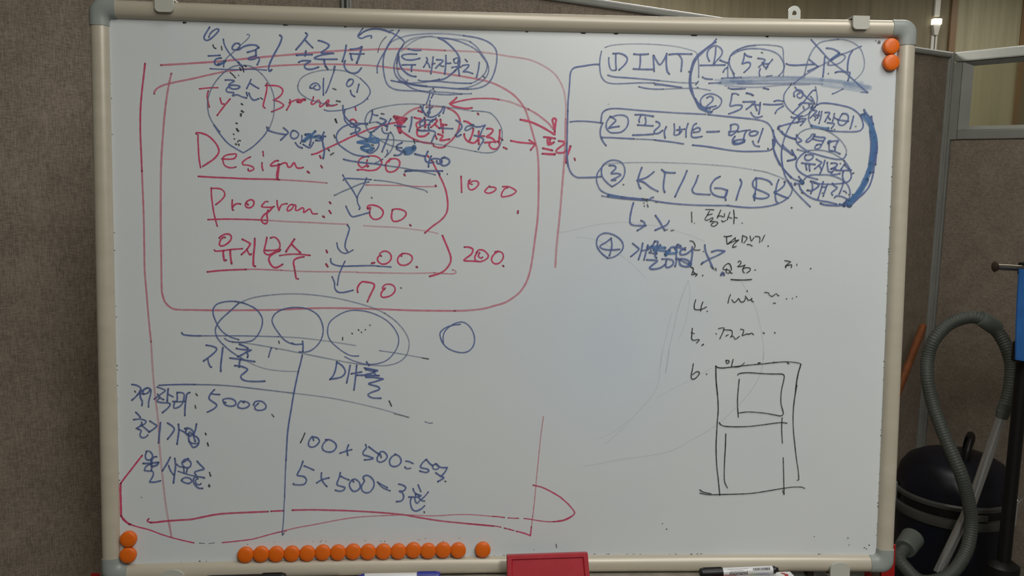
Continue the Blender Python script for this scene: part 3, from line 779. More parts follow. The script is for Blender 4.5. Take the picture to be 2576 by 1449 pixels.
b217/80 -1153,6758 -60,-61
b241/85 -1101,6610 81,-5 118,-3
b253/85 -1416,6567 92,-4 111,3 51,-25 -20,-56 -35,-86
b265/85 -852,6729 46,-29 41,-45 -10,-51 -50,-62 -31,-41
b301/85 -856,6511 21,-25 56,27
b241/82 -622,6657 -61,-16 -31,-36 11,-25 61,21 61,57 -31,10
b241/85 -602,6663 42,-25 71,2 82,26! -41,-56 -30,-72 -15,-51
b253/85 -575,6506 67,-14 67,-34 -5,-41 -40,-61 -26,-57
k193/80 -161,6447 19,-4
@
b205/80 -4404,6583 101,-150 102,-115 103,-68 110,-63! 122,79 105,96 94,108 47,95
k241/85 -4007,6906 9,-12
k241/85 -4005,6803 23,-21
k241/85 -4023,6756 11,-33
k241/85 -4088,6620 17,-6
k331/85 -4077,6532 23,-29
k241/85 -4128,6458 10,-4
k217/85 -4119,6390 11,-4
k241/70 -4068,6345 18,23 23,-5
k265/85 -4099,6315 16,-8
k265/85 -4053,6312 4,-16
b241/88 -3645,6571 13,-41 70,-28 93,-22 99,-13
b241/90 -3401,6564 66,-63 -41,-48 -68,-67
b241/85 -3270,6526 -30,-48 11,-53 41,-17 47,25 18,47 -41,41 -35,7
b217/85 -3136,6458 -1,-60 -20,-57
b241/85 -3231,6349 41,-52 59,-23
b361/80 -3119,6375 47,48 47,54 -58,-7
b241/85 -3089,6476 76,8
b392/85 -2942,6521 -59,-61 -95,-84
b392/80 -3025,6436 94,2 70,-10
b301/85 -3001,6448 -7,-71 -15,-59
b301/80 -2931,6391 70,1 36,30 -59,41 -59,-13
b241/85 -3119,6328 58,-35 47,-10 47,77
b277/90 -2813,6511 -24,-71 11,-107 18,-94 -18,-113
b241/80 -2837,6452 47,1
k265/85 -2642,6710 18,-53
k265/85 -2666,6473 15,-39
k265/85 -2753,6264 19,-24
k301/60 -2714,6181 41,27
@
b217/90 -2537,5885 51,-92 82,-113 78,-133
b205/85 -2531,5807 45,27 165,-3 206,-8
n181/75 -2070,5816 162,-12 207,-35 208,-51 167,-39 48,-33
b217/88 -2187,5845 -42,-110 -62,-105 -31,-73 4,-83 33,-72 -12,-27
n205/75 -2661,5579 113,58 123,53 145,65 128,33
b217/90 -2491,5420 35,-77 51,-74 83,9 186,57
k217/85 -2115,5556 12,-8
b229/90 -2471,5139 29,-51 -25,-95 -31,-104 -7,-84 33,-58
b217/85 -2628,4867 16,-73 51,-62 72,-17 100,49
b229/90 -2720,4630 8,-57 58,-37 103,-16 145,3 290,9 104,-8
b193/80 -2012,4524 192,-11
b217/90 -2509,4592 -42,-91 -46,-115 -25,-152
b229/90 -2700,4358 35,-88 5,-84 46,-57 83,-6 141,33
@
b229/75 -4087,3947 -128,-121 -128,-120 -69,-109 -7,-87 31,-88 83,-98 126,-110 168,-111
n145/55 -4011,3103 170,-89 170,-56 215,-29 258,-10
n181/60 -4087,3947 171,76 212,45 256,25 214,5 279,-17 324,-47 260,-60 261,-77 196,-87
n181/60 -1914,3810 154,-111 132,-144 77,-156 0,-134 -43,-111 -99,-90 -154,-51 -176,-6 -284,25 -327,56 -433,90 -430,89 -426,78 -255,22
b205/90 -4002,3958 -127,23 -126,-2 -127,-33 -60,-65 -9,-88 55,-152 72,-109 105,-77 137,-51
b205/85 -4129,3981 148,-34 148,-76 84,-110 16,-98 -39,-132 -87,-120 -106,-38 -128,-6 -127,16 -67,39
b205/85 -3152,3337 -129,0 -129,62 -106,132 -63,110 -10,77 54,88 129,66 193,22 171,-33 129,-87 64,-132 11,-133 -44,-133 -98,-110 -108,-49 -108,1
b181/80 -2307,3154 -109,5 -109,51 -130,100 -86,100 -30,121 31,133 108,99 152,74 152,15 196,-32 197,-88 131,-111 88,-144 11,-123 -54,-133 -110,-123 -154,-62 -175,-5 -175,45 -141,67
b193/90 -768,3642 -111,-14 -110,-38 -77,-67 -6,-67 40,-101 89,-89 156,-56 133,11 89,90 16,135 -52,134 -101,89 -110,0 -111,-57 -77,-78 -28,-89 7,-101
b229/95 -4908,3511 27,-29 115,-15 125,-3
b181/70 -4641,3464 295,0 318,-1 319,-7 214,-6
n157/55 -3495,3450 322,-18 323,-40 217,-31 283,-47
n133/70 -1990,3236 187,-27 220,-38 176,-33 155,-29
k145/80 -1341,3124 93,-17
b217/95 -5248,2723 157,7 209,3 147,-2
n205/75 -4735,2731 274,-8 276,-20 255,-31 214,-28 430,-56
n169/50 -3286,2588 324,-42 326,-53 438,-99 330,-88 331,-103
n145/80 -1297,2134 72,-23 40,6
k205/95 -2546,3438 0,-39
k205/95 -2409,3503 11,-9
k205/95 -2311,3558 9,-13
k205/95 -2267,3521 8,-7
k205/95 -2208,3558 6,-6
k205/95 -2139,3629 9,-6
k217/85 -3496,3384 9,-36
k193/85 -3535,3265 10,-5
b217/90 -3604,3280 -22,-57 -22,-82
b253/90 -2634,3066 -18,-112 -37,-100 -50,-60
b253/90 -2634,3061 87,-62 39,-90 -61,-77 -164,-33
b253/90 -2434,3010 -22,-123 -31,-145
b253/90 -2336,3009 -20,-212 -22,-165
b253/88 -2417,2882 153,27
b241/85 -2187,3065 37,-58
b253/88 -2220,2971 99,-18 103,-22! -92,-40 -92,-23
b301/80 -2198,2949 131,-30
b241/88 -2088,2913 48,-61
b265/88 -2329,2860 175,-3 153,-5
b265/88 -2198,2830 131,-7 137,-22! -115,-38 -109,-38 131,-41 27,-45 -114,-44 -55,-40 65,-45 128,-7
k241/85 -1846,2459 37,-79
b229/95 -3143,3381 8,-71 -5,-84
b193/85 -3299,3359 18,-18
b241/92 -3149,3167 -27,-122 -31,-115
b241/90 -3211,2908 -42,-196 -34,-177 -33,-201 -34,-200 -23,-179 -12,-179 -13,-225
b193/80 -3402,1551 -12,-224 -8,-226 -5,-111
@
b169/75 -3425,984 -10,-120 -7,-181 -13,-156 -13,-121
k217/60 -3462,388 23,35
@
b253/90 -4558,3323 87,-15 63,-34 -18,-48 -82,-73 -92,-69
b241/90 -4538,3123 11,-67 23,-54 19,-10
b265/90 -4317,3284 -16,-131 -16,-134 -1,-91
b265/90 -4073,3336 70,-27 53,-34
b265/90 -4118,3273 79,-15 141,-10! -83,-36 -59,-36 -59,-30
b265/85 -3975,3218 24,-42 -7,-39
b253/92 -4214,3128 80,-10 129,-21 153,-25
b301/85 -4064,3109 -12,-55 -7,-61
b265/90 -4145,3012 68,-6 82,-25 35,-31 -47,-48 -48,-43 11,-49 71,-31 130,-9 136,4
b241/88 -5635,2740 68,-15 57,-43 -24,-66 -59,-72 -47,-41
k181/80 -5597,2641 11,-18
b265/85 -5510,2664 -13,-60 10,-73 22,-48 -7,-61
b241/85 -5564,2580 88,72 58,30
b241/85 -5523,2604 57,-13
b241/88 -5367,2657 -40,30 -58,-23 -12,-60 57,-1 53,54 -7,-79 -25,-96 -4,-85
b241/85 -5274,2698 63,-24 51,-31 -64,-54 -94,-72
b241/85 -5270,2589 45,-61 40,-22
b265/88 -5117,2667 -9,-79 -8,-109
b229/85 -5120,2588 71,-40
b241/88 -5248,2528 -30,-48 75,-19 92,-7 17,-31 -41,-54 -71,-60
b241/85 -4990,2611 2,-85 -7,-49
b241/85 -4987,2611 52,-1 46,-24 -13,-110 -47,-72 -71,-30 -22,19 12,60 12,24
b229/85 -5053,2478 81,-7 93,5
b265/88 -4807,2609 -41,-24 -19,-109 -13,-122 -2,-91
k265/75 -4716,2590 19,-28
k265/75 -4731,2413 8,-42
b241/90 -4447,2649 -51,-55 -30,-73 46,-49 52,-37 11,-37 -53,-48 -82,-40
b241/90 -4498,2594 41,-12 84,-7
b241/88 -4283,2452 -35,12 0,37 71,15 71,-16 40,-44 -18,-48 -71,-12 -70,25 -17,37
b241/88 -4018,2449 -41,25 -48,-55 12,-43 58,-16 60,15 41,37 -29,43 -59,13
b241/88 -3805,2435 -54,-55 23,-43 71,-7 60,24 12,49 -47,56 -71,13 -47,-18 -18,-43
k241/75 -3607,2267 29,-39
b241/88 -5588,2320 36,-37 28,-42
b241/88 -5620,2209 90,7 80,-25 -7,-43 -64,-35 -64,-39
b241/85 -5520,2125 56,-43 63,-62
b229/85 -5508,2167 11,-48
b241/88 -5562,2065 46,-25 -19,-67 34,-39 46,8 33,29
b253/88 -5387,2184 51,-37 46,-37 -47,-48 -68,-45
b265/90 -5236,2158 -9,-92 -13,-109 -11,-104
b265/90 -5133,2150 63,-44 32,-49 -34,-67 -65,-82
b265/90 -4977,2130 5,-92 -14,-110 -16,-100
b241/85 -4972,2050 63,-31 58,-44
b277/85 -4885,2061 35,12 58,-25 29,-44 -30,-48 -47,1 -34,49 18,55
b241/80 -4839,1975 23,36 35,-37
b265/90 -4715,2130 -19,-95 -24,-74 22,-98
b277/85 -4828,1975 -1,-86 45,-99 29,-15 53,32 19,68 -29,55 -46,25
b241/85 -4829,1864 69,-31 70,2
k241/75 -4588,1984 8,-15
k241/75 -4561,1838 14,-45
@
b241/88 -5449,1726 50,-1 38,-53 -6,-47 -45,-35 -39,19 -12,47 14,47
b241/88 -5300,1641 -39,-5 -29,-41 -1,-47
b265/88 -5496,1542 94,1 128,13
b331/85 -5279,1547 -23,-35 -67,-17 -11,42
b241/85 -5384,1596 4,-59
b241/85 -5402,1531 -57,-40 -23,-58! 56,-7 66,-8 5,-59 -29,-58 -29,-44! 73,-4 89,19
b253/88 -5369,1501 -11,-70
b265/88 -5105,1628 -41,-84 -74,-119
b241/88 -5129,1502 26,-77 46,-69
b265/88 -5038,1610 9,-115 -16,-130 -18,-130
b217/85 -5017,1524 50,-42 61,-4
b265/85 -4842,1603 -56,-16 -35,-47 22,-54 56,-24 45,29 1,59 -45,36 -56,-35
b229/85 -4909,1457 2,-65
b229/85 -4855,1456 -18,-65
b205/88 -4991,1413 101,-39 134,-41
b241/88 -4942,1286 51,28 67,-13 28,-42 -40,-35 -68,14 -42,32
b253/88 -4713,1560 39,-48 61,-70 -63,-19 -73,-28 16,-48 22,-24
b265/85 -4610,1303 -78,19 -68,-16 -18,-41 16,-54 56,-61 62,-7
b241/85 -4706,1293 -40,-29 22,-54 34,-12 28,17
k265/70 -4535,1385 16,-54
k277/75 -4552,1177 20,0
k277/75 -4545,1201 4,-36
k241/75 -4587,1989 11,-24
k241/75 -4557,1839 10,-45
k120/80 -5534,1025 4,-2
@
k229/85 -3118,1971 -25,-64 -40,-81
b241/90 -2987,1860 -18,65! -51,-77 -3,-71 53,-23 62,28 45,64 -32,52 -62,14
b241/90 -2808,1868 65,-4 76,-46 22,-65 -48,-65 -75,-12 -69,27 -21,52 27,64 51,45
b241/90 -2460,1783 -25,-71 12,-91
b241/90 -2590,1655 86,31 91,23
b241/90 -2203,1785 12,-50 -48,-64 7,-46 69,-20 76,-34 -51,-16 -82,-8
b253/90 -2153,1750 79,-62 70,-52
b241/90 -1966,1583 -13,59! -44,-52 0,-58 51,-23 69,35 30,58 -49,66 -57,0 -25,-52
b241/90 -1756,1620 -51,-32 -32,-65 19,-65 64,-20 70,32 25,65 -32,65 -63,33
b229/85 -1590,1521 51,-7 60,-31
b229/85 -1605,1430 34,-27 54,6
b241/90 -1283,1538 -51,-46 -32,-65 45,-20 64,-14 19,-33 -45,-19 -92,23
b241/90 -1273,1547 41,-56 49,-42
b241/85 -1129,1477 -45,-32 7,-46 51,-11 38,37 -38,46
b241/88 -1129,1471 64,-47 65,-11 51,4! -38,-72 -51,-59
b265/88 -1128,1333 64,-46 58,-34 -45,-32 -45,-26
k277/85 -986,1200 13,-6
b241/90 -3148,1536 -35,-100 -51,-103 25,-20 75,-14 37,-53 -25,-58 -63,-18 -102,8 -4,15
b229/88 -3131,1465 73,-31 72,-36
b253/90 -2870,1351 -3,-76 34,-78 50,-57
b241/90 -2944,1198 86,51 101,25
b241/90 -2587,1352 -13,-67 -38,-111 57,-33 63,-21 -25,-45 -57,-12 -63,17
b241/88 -2581,1297 63,-33 63,-27
b241/90 -2385,1203 -13,40! -44,-52 0,-65 50,-66 64,12 44,52 -19,78 -63,47 -44,-13
b241/90 -2227,1234 -12,46 51,25 63,-27 45,-65 3,-79 -48,-78 -64,-25 -63,33 -13,72 45,78
b217/88 -2023,1199 76,-47 77,-44
b217/88 -2004,1172 70,-66 105,-47
b253/88 -1698,1162 57,-14 52,-40 -32,-52 -70,-6 51,-26 19,-66 -32,-59 -77,-12
b229/85 -1400,1146 22,-53 23,-53
b241/88 -1477,1087 29,-66 77,-53 -51,-13 -122,2
b229/85 -1435,995 -13,-79 33,-60 44,46 64,52 64,78
b229/85 -1435,1008 90,-34! -52,-19 52,-53 45,-12
b241/88 -1499,956 -19,-79 26,-105 58,-37 77,28 57,52
k241/80 -1306,723 4,-17
k133/55 -1770,2261 102,-24 114,-33
@
b229/90 1300,7598 -21,6 -91,-8 -112,-20 -113,-19 -62,-29 -34,-70 -9,-138 -8,-138 -12,-139 -2,-138
b241/85 836,6905 -2,-208 -1,-209 -1,-209 21,-205
b205/90 875,6736 74,11 141,3 141,-8 142,-15
b193/75 1332,7795 -19,-107 -1,-124 20,-124 58,-82 85,-33 141,-4 311,19 212,1
n145/60 1387,7857 105,34 211,22 211,7 212,-3 184,-10 170,-17 170,-36 115,-35 29,-48
b181/75 2801,7771 18,-138 5,-194
b205/85 1446,7704 6,-96 33,-82 71,-6
b241/92 1551,7761 2,-124 9,-103
b241/92 1509,7767 98,6 85,-30 37,-54 -34,-76 -90,-88
b253/92 1826,7767 92,-5 127,9
b253/90 1925,7762 2,-117 -12,-97
b253/90 1823,7546 142,-4 155,2
b253/92 2123,7752 9,-117 10,-118
b253/90 2130,7752 44,-75 51,-61 55,63 47,97
b265/92 2327,7783 -4,-131 17,-124 34,-48
b253/92 2363,7770 91,11 113,2 142,0
b253/90 2504,7780 44,-55 15,-55 -10,-145
b205/85 1437,7445 92,-22 184,-10 142,-8 212,-14 142,-11
n181/70 2209,7380 142,-11 213,-15 241,-1
b205/80 2819,7376 -34,-49
b241/75 2157,7319 124,-7 143,-16 142,-17
b181/60 2139,7341 213,-28 214,-31
b193/80 1911,7282 102,-21 142,-11 128,2
n169/70 2283,7252 212,12 213,9 142,-3 157,-25
b181/75 2804,7286 17,-3
b241/85 3078,8011 -62,-70 -111,-85 -97,-78 -68,-91 -33,-111 -18,-112 -4,-111 16,-97 53,-110 74,-96 86,-55 101,-26
b265/75 3072,7969 -97,-70 -125,-113 -82,-98 -46,-126 -19,-111 3,-111 32,-125 46,-124 60,-111 72,-40 86,-27 42,15
b301/55 2768,7701 -54,-125 -18,-125 -4,-111 31,-111
b361/70 2806,7063 66,-82 86,-41 72,-20
b241/80 2783,7119 74,-111 101,-54
b241/80 2673,7520 22,-14
b229/85 2981,7684 -30,62 -2,69 41,63 69,36 72,-20 44,-61 -19,-70 -62,-70 -41,-56
b229/88 3074,7886 -4,-110 -24,-139
b241/88 2844,7617 138,5 241,7
b241/88 3143,7701 50,-20 65,-20
b241/88 3198,7522 20,42 42,28
b217/80 3369,7497 -52,75 -31,83 5,83 41,70 83,57 126,43 141,23
b205/60 3292,7724 -26,-111 5,-167
b217/70 3304,7766 98,64 140,44 142,9 142,-12 114,-25 101,-54 60,-83 31,-82 -26,-84 -54,-64
n193/70 3401,7851 140,64 212,24 184,-4 128,-18 37,-41 12,-125 11,-138 -5,-140
b241/80 3347,7517 24,-69
b229/92 3516,7808 -11,-94 -20,-63 63,22 57,-6 -5,-63 -83,-81
b229/90 3519,7797 48,-30 57,-10
k229/80 3773,7826 19,-8
b241/88 3724,7738 107,-19 -41,-63 -48,-49
b241/88 3944,7721 -54,-70 -38,-70
b217/85 3790,7677 43,-20 57,1
b217/85 3805,7649 29,-41 43,1
b217/85 3764,7579 -15,-56 11,-48
b181/80 3867,7470 78,12
b229/88 2881,7443 50,-23 100,-8
b205/85 2983,7351 78,6 106,4
b217/85 3283,7287 64,-17 142,10
b193/85 3830,7295 72,-23
b217/85 2871,7023 -9,69 48,70 84,32 100,-15 80,-54 9,-63 -41,-63 -84,-43
b229/88 2960,7133 49,24 44,-27 -13,-49 -69,-64 -42,-49! 71,22 99,22
b241/88 3343,7190 -12,-91 -12,-83 92,15 86,-6 -13,-49 -84,-43 -99,-36
b229/85 3342,7197 50,8 50,-20
b229/88 3570,7208 50,-7 43,-20
b253/88 3517,7081 92,2 93,1 -49,-50 -83,-64
b253/85 3653,7048 43,-6 85,-6
b229/85 3704,7021 30,-69
b241/88 3780,7071 -4,-91 -12,-77
b229/88 3640,6922 33,-48 57,-27 85,19
b241/88 3835,7051 89,-6 99,2 100,11
b229/85 3993,7095 57,15 85,-13
b229/85 4016,6914 31,56 91,57
b241/85 1373,6727 -34,-91 2,-98 37,-83 51,-66
b241/85 1426,6929 -56,-42 -20,-70 -5,-91
b217/80 1426,6929 84,18 142,0 284,-20 284,-15 284,-14 214,-6 228,-8
b229/85 2981,6882 236,-22 214,-17 215,-18 143,-19 101,-34 58,-55 46,-84
b241/85 1356,6510 135,0 170,-6 199,-7
b181/70 1888,6494 128,-1 157,-6
b229/88 2180,6484 121,-12 143,-15 172,-25
b229/88 2756,6417 189,-16 143,-19 215,-32 215,-18 214,3 171,9 71,22
b205/80 3974,6366 34,43 6,56
b229/88 1484,6830 -54,-95 1,-84 58,-62 85,-5 85,15 70,57 33,84 -15,76 -65,34 -99,-4 -84,-34
b253/88 1492,6826 78,-54 -55,-64 -56,-57! 71,16 92,15
b265/88 1866,6860 114,2 163,-21
b241/88 1952,6848 -27,-64 8,-34
b241/85 2023,6821 9,-77 -14,-28
b241/88 1905,6707 107,-5 128,-5
b265/92 1837,6553 149,6 164,13
b253/88 2188,6764 50,-23 1,-49 -69,-64 1,-42 57,1 63,43
b253/88 2346,6686 -27,-77 13,-91
b241/88 2466,6730 9,-91 -5,-70 57,1 56,50
b241/88 2552,6690 3,-105
b241/85 2511,6640 120,16
b241/88 2679,6740 -26,-98 0,-105
b241/88 2807,6742 -42,-28 -26,-99 2,-70 57,-13 100,16
b241/85 2760,6644 63,36 43,-14 -13,-42 -85,-15
b277/92 2974,6619 93,4 92,6
b241/88 3335,6729 2,-77 -26,-70 57,1 76,71 5,70 -58,20 -56,-22
b229/85 3309,6624 128,16
b241/88 3452,6626 85,18 99,12
b241/88 3580,6642 -27,-57 -12,-70
b277/85 3404,6555 -34,-57 16,-56 71,1 85,30 13,35 -85,-1 -78,-22
b361/80 3400,6457 71,-6 78,29
b241/88 3694,6643 -63,-29 15,-42 78,8 35,43 -51,20 -56,-14
b241/88 3833,6680 -37,-120 -28,-84
b229/88 3682,6489 33,-63 72,-17
k205/85 3916,6382 8,-11
@
b241/92 4160,7664 35,-14 80,-8 89,4 99,8 119,7
b229/85 4515,7728 56,-43 77,-57
b229/85 4495,7558 70,30 83,40
n217/70 4444,7498 21,113 26,107 45,117 57,88 77,65 108,30 157,22
n181/60 4935,8040 120,-8 120,-42 102,-76 54,-107 24,-106 -10,-107 -52,-89 -76,-74
b217/80 4529,8029 73,-76 103,-106 103,-105 122,-96 133,-95 134,-115 123,-106 103,-82
b205/70 5296,7941 -97,-43 -117,-55 -79,-25
b241/55 5003,7818 -97,-55 -97,-55 -97,-55 -64,-30 -82,-55 -117,-70 -78,-59 -87,-75
b241/90 4747,7775 -6,-112 -6,-97 -7,-88
b241/85 4767,7905 84,-7 71,-28 41,-38 -57,-60 -58,-39
b422/70 4963,7827 -58,-45 -57,-49
b205/70 5003,7818 51,-24 -4,-39 -52,-54 -68,-35 -99,-16 -35,14 14,20
b241/88 5165,7873 -42,-78 -20,-107 -1,-107
b241/88 4915,7541 49,16 89,-1 90,-9! -13,-64 -17,-63
k205/85 4808,7528 4,-10
b301/35 3327,7433 298,19 298,9 298,5 229,-2
b602/45 3328,7408 298,0 298,19 298,10 249,8 249,-16
b723/42 3180,7377 248,-1 299,5 397,20 298,14 398,-14 300,-25 299,-40
b542/42 4700,7434 219,-17 200,-21 209,-3
b723/50 5071,7361 149,-18 100,-13 135,-13
b482/45 4723,7351 200,-26 250,-31 230,-36
b205/70 3178,7430 149,9 149,11
b301/40 3429,7352 398,6 298,4 199,8 398,-4
b241/40 3231,7319 299,-15 249,4 347,35 398,13
b361/45 3079,7404 150,-2 99,-13 199,-7
b542/40 3131,7352 198,8 298,24
b241/50 5323,7252 50,0 50,-4
b193/75 4882,7221 64,26 97,50
b193/75 3332,7272 99,0 110,8
b205/75 3819,7291 40,-6 42,-9
b229/88 3562,7215 61,-12 45,-23
k157/50 5520,8024 -9,-5
k181/70 5551,7990 9,29 20,-4 -4,-28
@
b181/75 4219,7316 -47,-59 -30,-62 -2,-71 20,-62 48,-70 74,-65 74,-39 82,-12 62,23 62,45 52,63 33,71 7,71 -13,88 -21,84
k181/70 4247,7366 -13,-28
b229/85 4307,7312 17,-21 37,-31 65,-43 74,-61 74,-52
b229/85 4301,7171 -11,53 35,36 45,13 55,-30 6,-53 -39,-40 -46,21 -1,36 26,13
b241/85 4622,7273 -45,-10 -52,-63 -51,-71 -61,-72 -61,-63 -70,-72
b241/80 4553,7174 29,-35 29,-61
b265/80 4377,7048 44,31 82,-3 109,-12
b301/70 4586,7033 -26,-27 18,-18 44,28
b217/80 4441,7027 15,-40
b241/75 4531,7050 1,-36 -61,-45 -71,-54 -61,-54 -61,-81 -51,-89 -38,-90 -28,-89 -24,-108 -5,-116 14,-151
b241/80 4262,6864 32,-13 63,6 71,23
b229/85 4376,6839 54,1 63,1! -34,-50 -48,-54
b241/85 4364,6777 21,40
b241/85 4449,6805 -90,-19 -98,-19 -108,-29 -89,-32
b277/85 4065,6679 3,32 31,13
b229/88 4078,6688 24,-44 56,-48 55,-26 73,-26 64,-12
b229/85 4352,6594 34,-44 51,-44 -49,-23
b205/75 4544,6926 -15,-80 21,-71 37,-44
b217/88 4648,7047 53,27 82,6 108,-9 136,-23 137,-34 102,-61 66,-70 35,-89 7,-62 -34,-54 -72,-23 -135,-4 -181,4 -136,12
b392/80 4578,6731 100,-17 92,-16 67,2
b253/80 4733,6697 83,-25 91,-13
b229/88 4597,6971 55,-13 -35,-40 -61,-63
b217/85 4609,6891 37,-35 -17,-36
b241/85 4692,6950 -11,-49 -12,-45
b217/85 4640,6901 55,-9
b229/85 4729,6951 -11,-85 -24,-94
b229/88 4783,6938 68,-4 -34,-67 -33,-67
b217/85 4826,6876 38,-44
b229/88 4924,6922 -7,-53 -16,-63
b205/85 4926,6860 55,-26
b229/85 4821,6783 54,-4 55,-13 -43,-67
b229/85 5041,6915 -33,-63 -20,-63 33,-39 54,5 52,54 15,62 -29,49 -63,4
b217/85 4982,6829 72,-8 91,-12
b229/90 5219,6886 -15,-85 -28,-103
k205/75 5252,6735 13,-4
k205/75 4928,6686 14,-8
n193/70 4375,6590 35,41 71,41 90,23 90,-1 109,-14 92,-39 93,-57 84,-70 57,-71 34,-71 -2,-71
b217/82 5128,6301 -34,-55 -62,-18 -110,12 -137,30 -137,38 -155,34 -119,30
b229/82 4358,6577 -8,-54 20,-53 57,-53 65,-44 55,-26
b241/88 4637,6602 -45,4 -26,-45 -52,-45 -8,-27 45,5 43,41 26,45
b241/88 4629,6576 73,-13 91,-8 -25,-53
b241/88 4613,6535 73,-21 82,-12 -26,-54
b241/88 4670,6447 -26,-36 19,-31 45,14 35,45 -37,17 -36,-14
b241/85 4841,6476 8,31 36,1 -17,-32 -18,-9
b253/85 4868,6494 71,14 64,5! -34,-62 -15,-81
b241/85 4860,6449 8,-80 41,-13
b241/85 4934,6423 9,-9
b241/88 4873,6351 72,1 88,-39
b301/55 4578,7006 -17,-36 -17,-35
b331/80 3989,6652 15,-71 21,-80 -15,-81
b241/85 4014,6554 58,-88 74,-71 93,-61 65,-48
b241/88 4293,6357 29,-58 34,-57
b241/88 4230,6198 68,12 58,18
b229/85 3988,6518 13,-116 31,-115 49,-98 29,-52
@
b301/85 5377,6986 24,-40 47,-53 38,-35
b301/80 5494,6885 11,-62 21,-53
b602/75 5349,6901 47,-44 47,-53 48,-71 22,-88
b602/75 5393,6919 67,-79 48,-89 32,-106 21,-89
b663/78 5502,6689 22,-89 21,-89 4,-89 -6,-90 -14,-89 -5,-89
b482/70 5480,6778 49,-89 40,-97 19,-125 1,-134
b301/85 5490,6751 49,-88 42,-151 19,-116 -10,-108 -3,-133
b301/70 5480,6662 18,-107 10,-134 -8,-134 -13,-133
@
b663/78 5518,6618 23,-116 0,-107 -10,-108 -13,-107 -32,-126
b542/72 5565,6574 14,-134 -12,-134 -22,-144 -31,-126
b663/78 5518,6162 -40,-117 -50,-127 -58,-126 -69,-100 -87,-100
b663/75 5504,6081 -40,-135 -67,-136 -78,-118 -87,-91 -62,-46
b663/75 5465,5919 -50,-109 -60,-99 -69,-82 -70,-73 -17,-32
b602/70 5371,5765 -87,-91 -87,-100 -71,-46
b301/85 5559,6502 35,-80 -18,-116 -12,-144 -4,-125
b265/88 5560,6037 -23,-117 -41,-109 -77,-100 -88,-82 -70,-72 -39,-51
b301/80 5131,5514 49,33 55,-27
b301/85 4761,5555 65,-22 136,-9 91,1 63,21 44,54
b277/85 5053,5545 73,-13
k217/80 5115,5564 27,9
b253/85 4124,6644 38,-44 83,-43 91,-26
b241/80 4161,6074 38,-36 66,-62 65,-53 92,-34
b241/85 4002,6500 4,-107 30,-89 48,-97 58,-98 76,-88 75,-80
b229/85 4149,6431 57,-53 93,-79
b241/88 4288,6361 29,-53 43,-62
b241/88 4228,6200 56,9 72,24
b217/82 4145,6440 -14,-134 13,-125 22,-107 35,-107 48,-81 67,-98 95,-106 94,-89 99,-94
b301/60 4249,5886 39,-62 28,-36
b422/85 4449,5898 28,-18
b602/75 4449,5889 24,-27
b265/85 4350,5856 55,-8 54,14
b241/80 4410,5960 39,-53
n241/80 4347,5834 13,-5
b217/75 4494,5916 61,55 90,19 100,1 109,0 110,-24 92,-35 74,-44 48,-62 30,-72 3,-81 -25,-63 -43,-46
b241/88 4424,5826 20,-54 57,-62 75,-53 92,-40 110,-26 110,-16 119,-30
b241/85 4497,6333 -62,-50 -56,-72 -16,-72 21,-63 51,-53 75,-44 92,-34 100,-24
n193/75 4551,6356 108,12 127,-9 128,-34 111,-62 75,-52
b217/85 5100,6211 66,-80 40,-81 16,-80 -29,-63 -62,-32 -90,-15 -136,-11 -137,3 -118,12
b241/88 4508,6293 -17,-36 15,-36 50,-13 53,32 12,45 -41,13 -54,-5 -27,-18
b265/92 4449,6167 81,-8 123,-12
b241/88 4513,6141 6,-36 10,-40
b241/88 4568,6137 1,-40 9,-50
b241/88 4673,6228 37,-22 46,-27 -43,-45 -62,-54
b229/85 4713,6134 38,-44 5,-31
b241/88 4805,6211 -20,-76 -33,-90 -17,-36
b241/88 4843,6181 6,-63 21,-76 55,-4
b241/85 4902,6168 54,5 42,-17 -22,-37 -71,-36
b265/85 4905,6083 72,14 -35,-41 -34,-45 37,-17 99,19
k217/85 5040,6167 9,-4
b241/88 5111,6161 -26,-40 -26,-41
b229/85 5111,6148 38,-35 33,-31
b265/88 4983,6064 95,-4 136,7
b241/85 5093,6040 -7,-63 16,-62 1,-36
k241/85 5239,6019 18,3
b241/88 4613,5882 17,-90 -24,-90
b265/85 4594,5891 74,-17 56,-36 -9,-27 -44,-36 -53,-28 -64,4
b241/88 4790,5884 -20,-81 -24,-90 -28,-91
b241/88 4859,5849 -33,-90 -28,-95
b217/85 4770,5803 73,5
b241/88 4932,5863 37,-40 42,-26 -48,-46 -40,-36 20,-32
b241/88 5104,5870 -24,-81 -33,-86
b217/75 5109,5744 27,0 19,-27
b241/85 4976,5643 26,28 64,-4 55,-17 56,-31
k217/90 4783,5713 5,-5
k241/85 5247,5696 9,-4
k241/90 4310,5482 10,-1
k217/80 5188,5695 6,-4
k241/70 4460,5714 27,-9
k265/70 4545,5751 13,4
k205/85 3920,6382 5,-6
b241/92 3753,5934 7,-98 -10,-90 -12,-72 -2,-86
b241/92 3753,5925 -40,-36 -12,-54 25,-54 74,-35 92,-35 65,-39 -18,-36 -72,-19 -91,3 -51,27
b253/90 3735,5920 77,6 92,-21 64,-31 29,-40
b361/80 3742,5683 -21,-32 19,-22
b241/92 4102,5907 -24,-68 -15,-90 -6,-89 16,-81 24,-18
b241/92 4200,5877 -12,-54 -53,-55 -53,-36 -45,-23! 65,-22 73,-31 83,-28
b361/85 4046,5722 23,-26
b229/85 4186,5877 14,-9
@
b241/88 830,6415 1,-111 7,-140 30,-125 51,-90 79,-46 106,-1 142,5 114,13
b217/82 1385,6081 -76,-106 -17,-98 20,-84 52,-84 115,-55 171,-33
n120/60 1385,6081 85,37 198,14 285,11 285,4 285,-5 286,-8 286,-15 287,-20 287,-39
n120/80 3705,6054 180,-28 116,-36 130,-48 102,-48
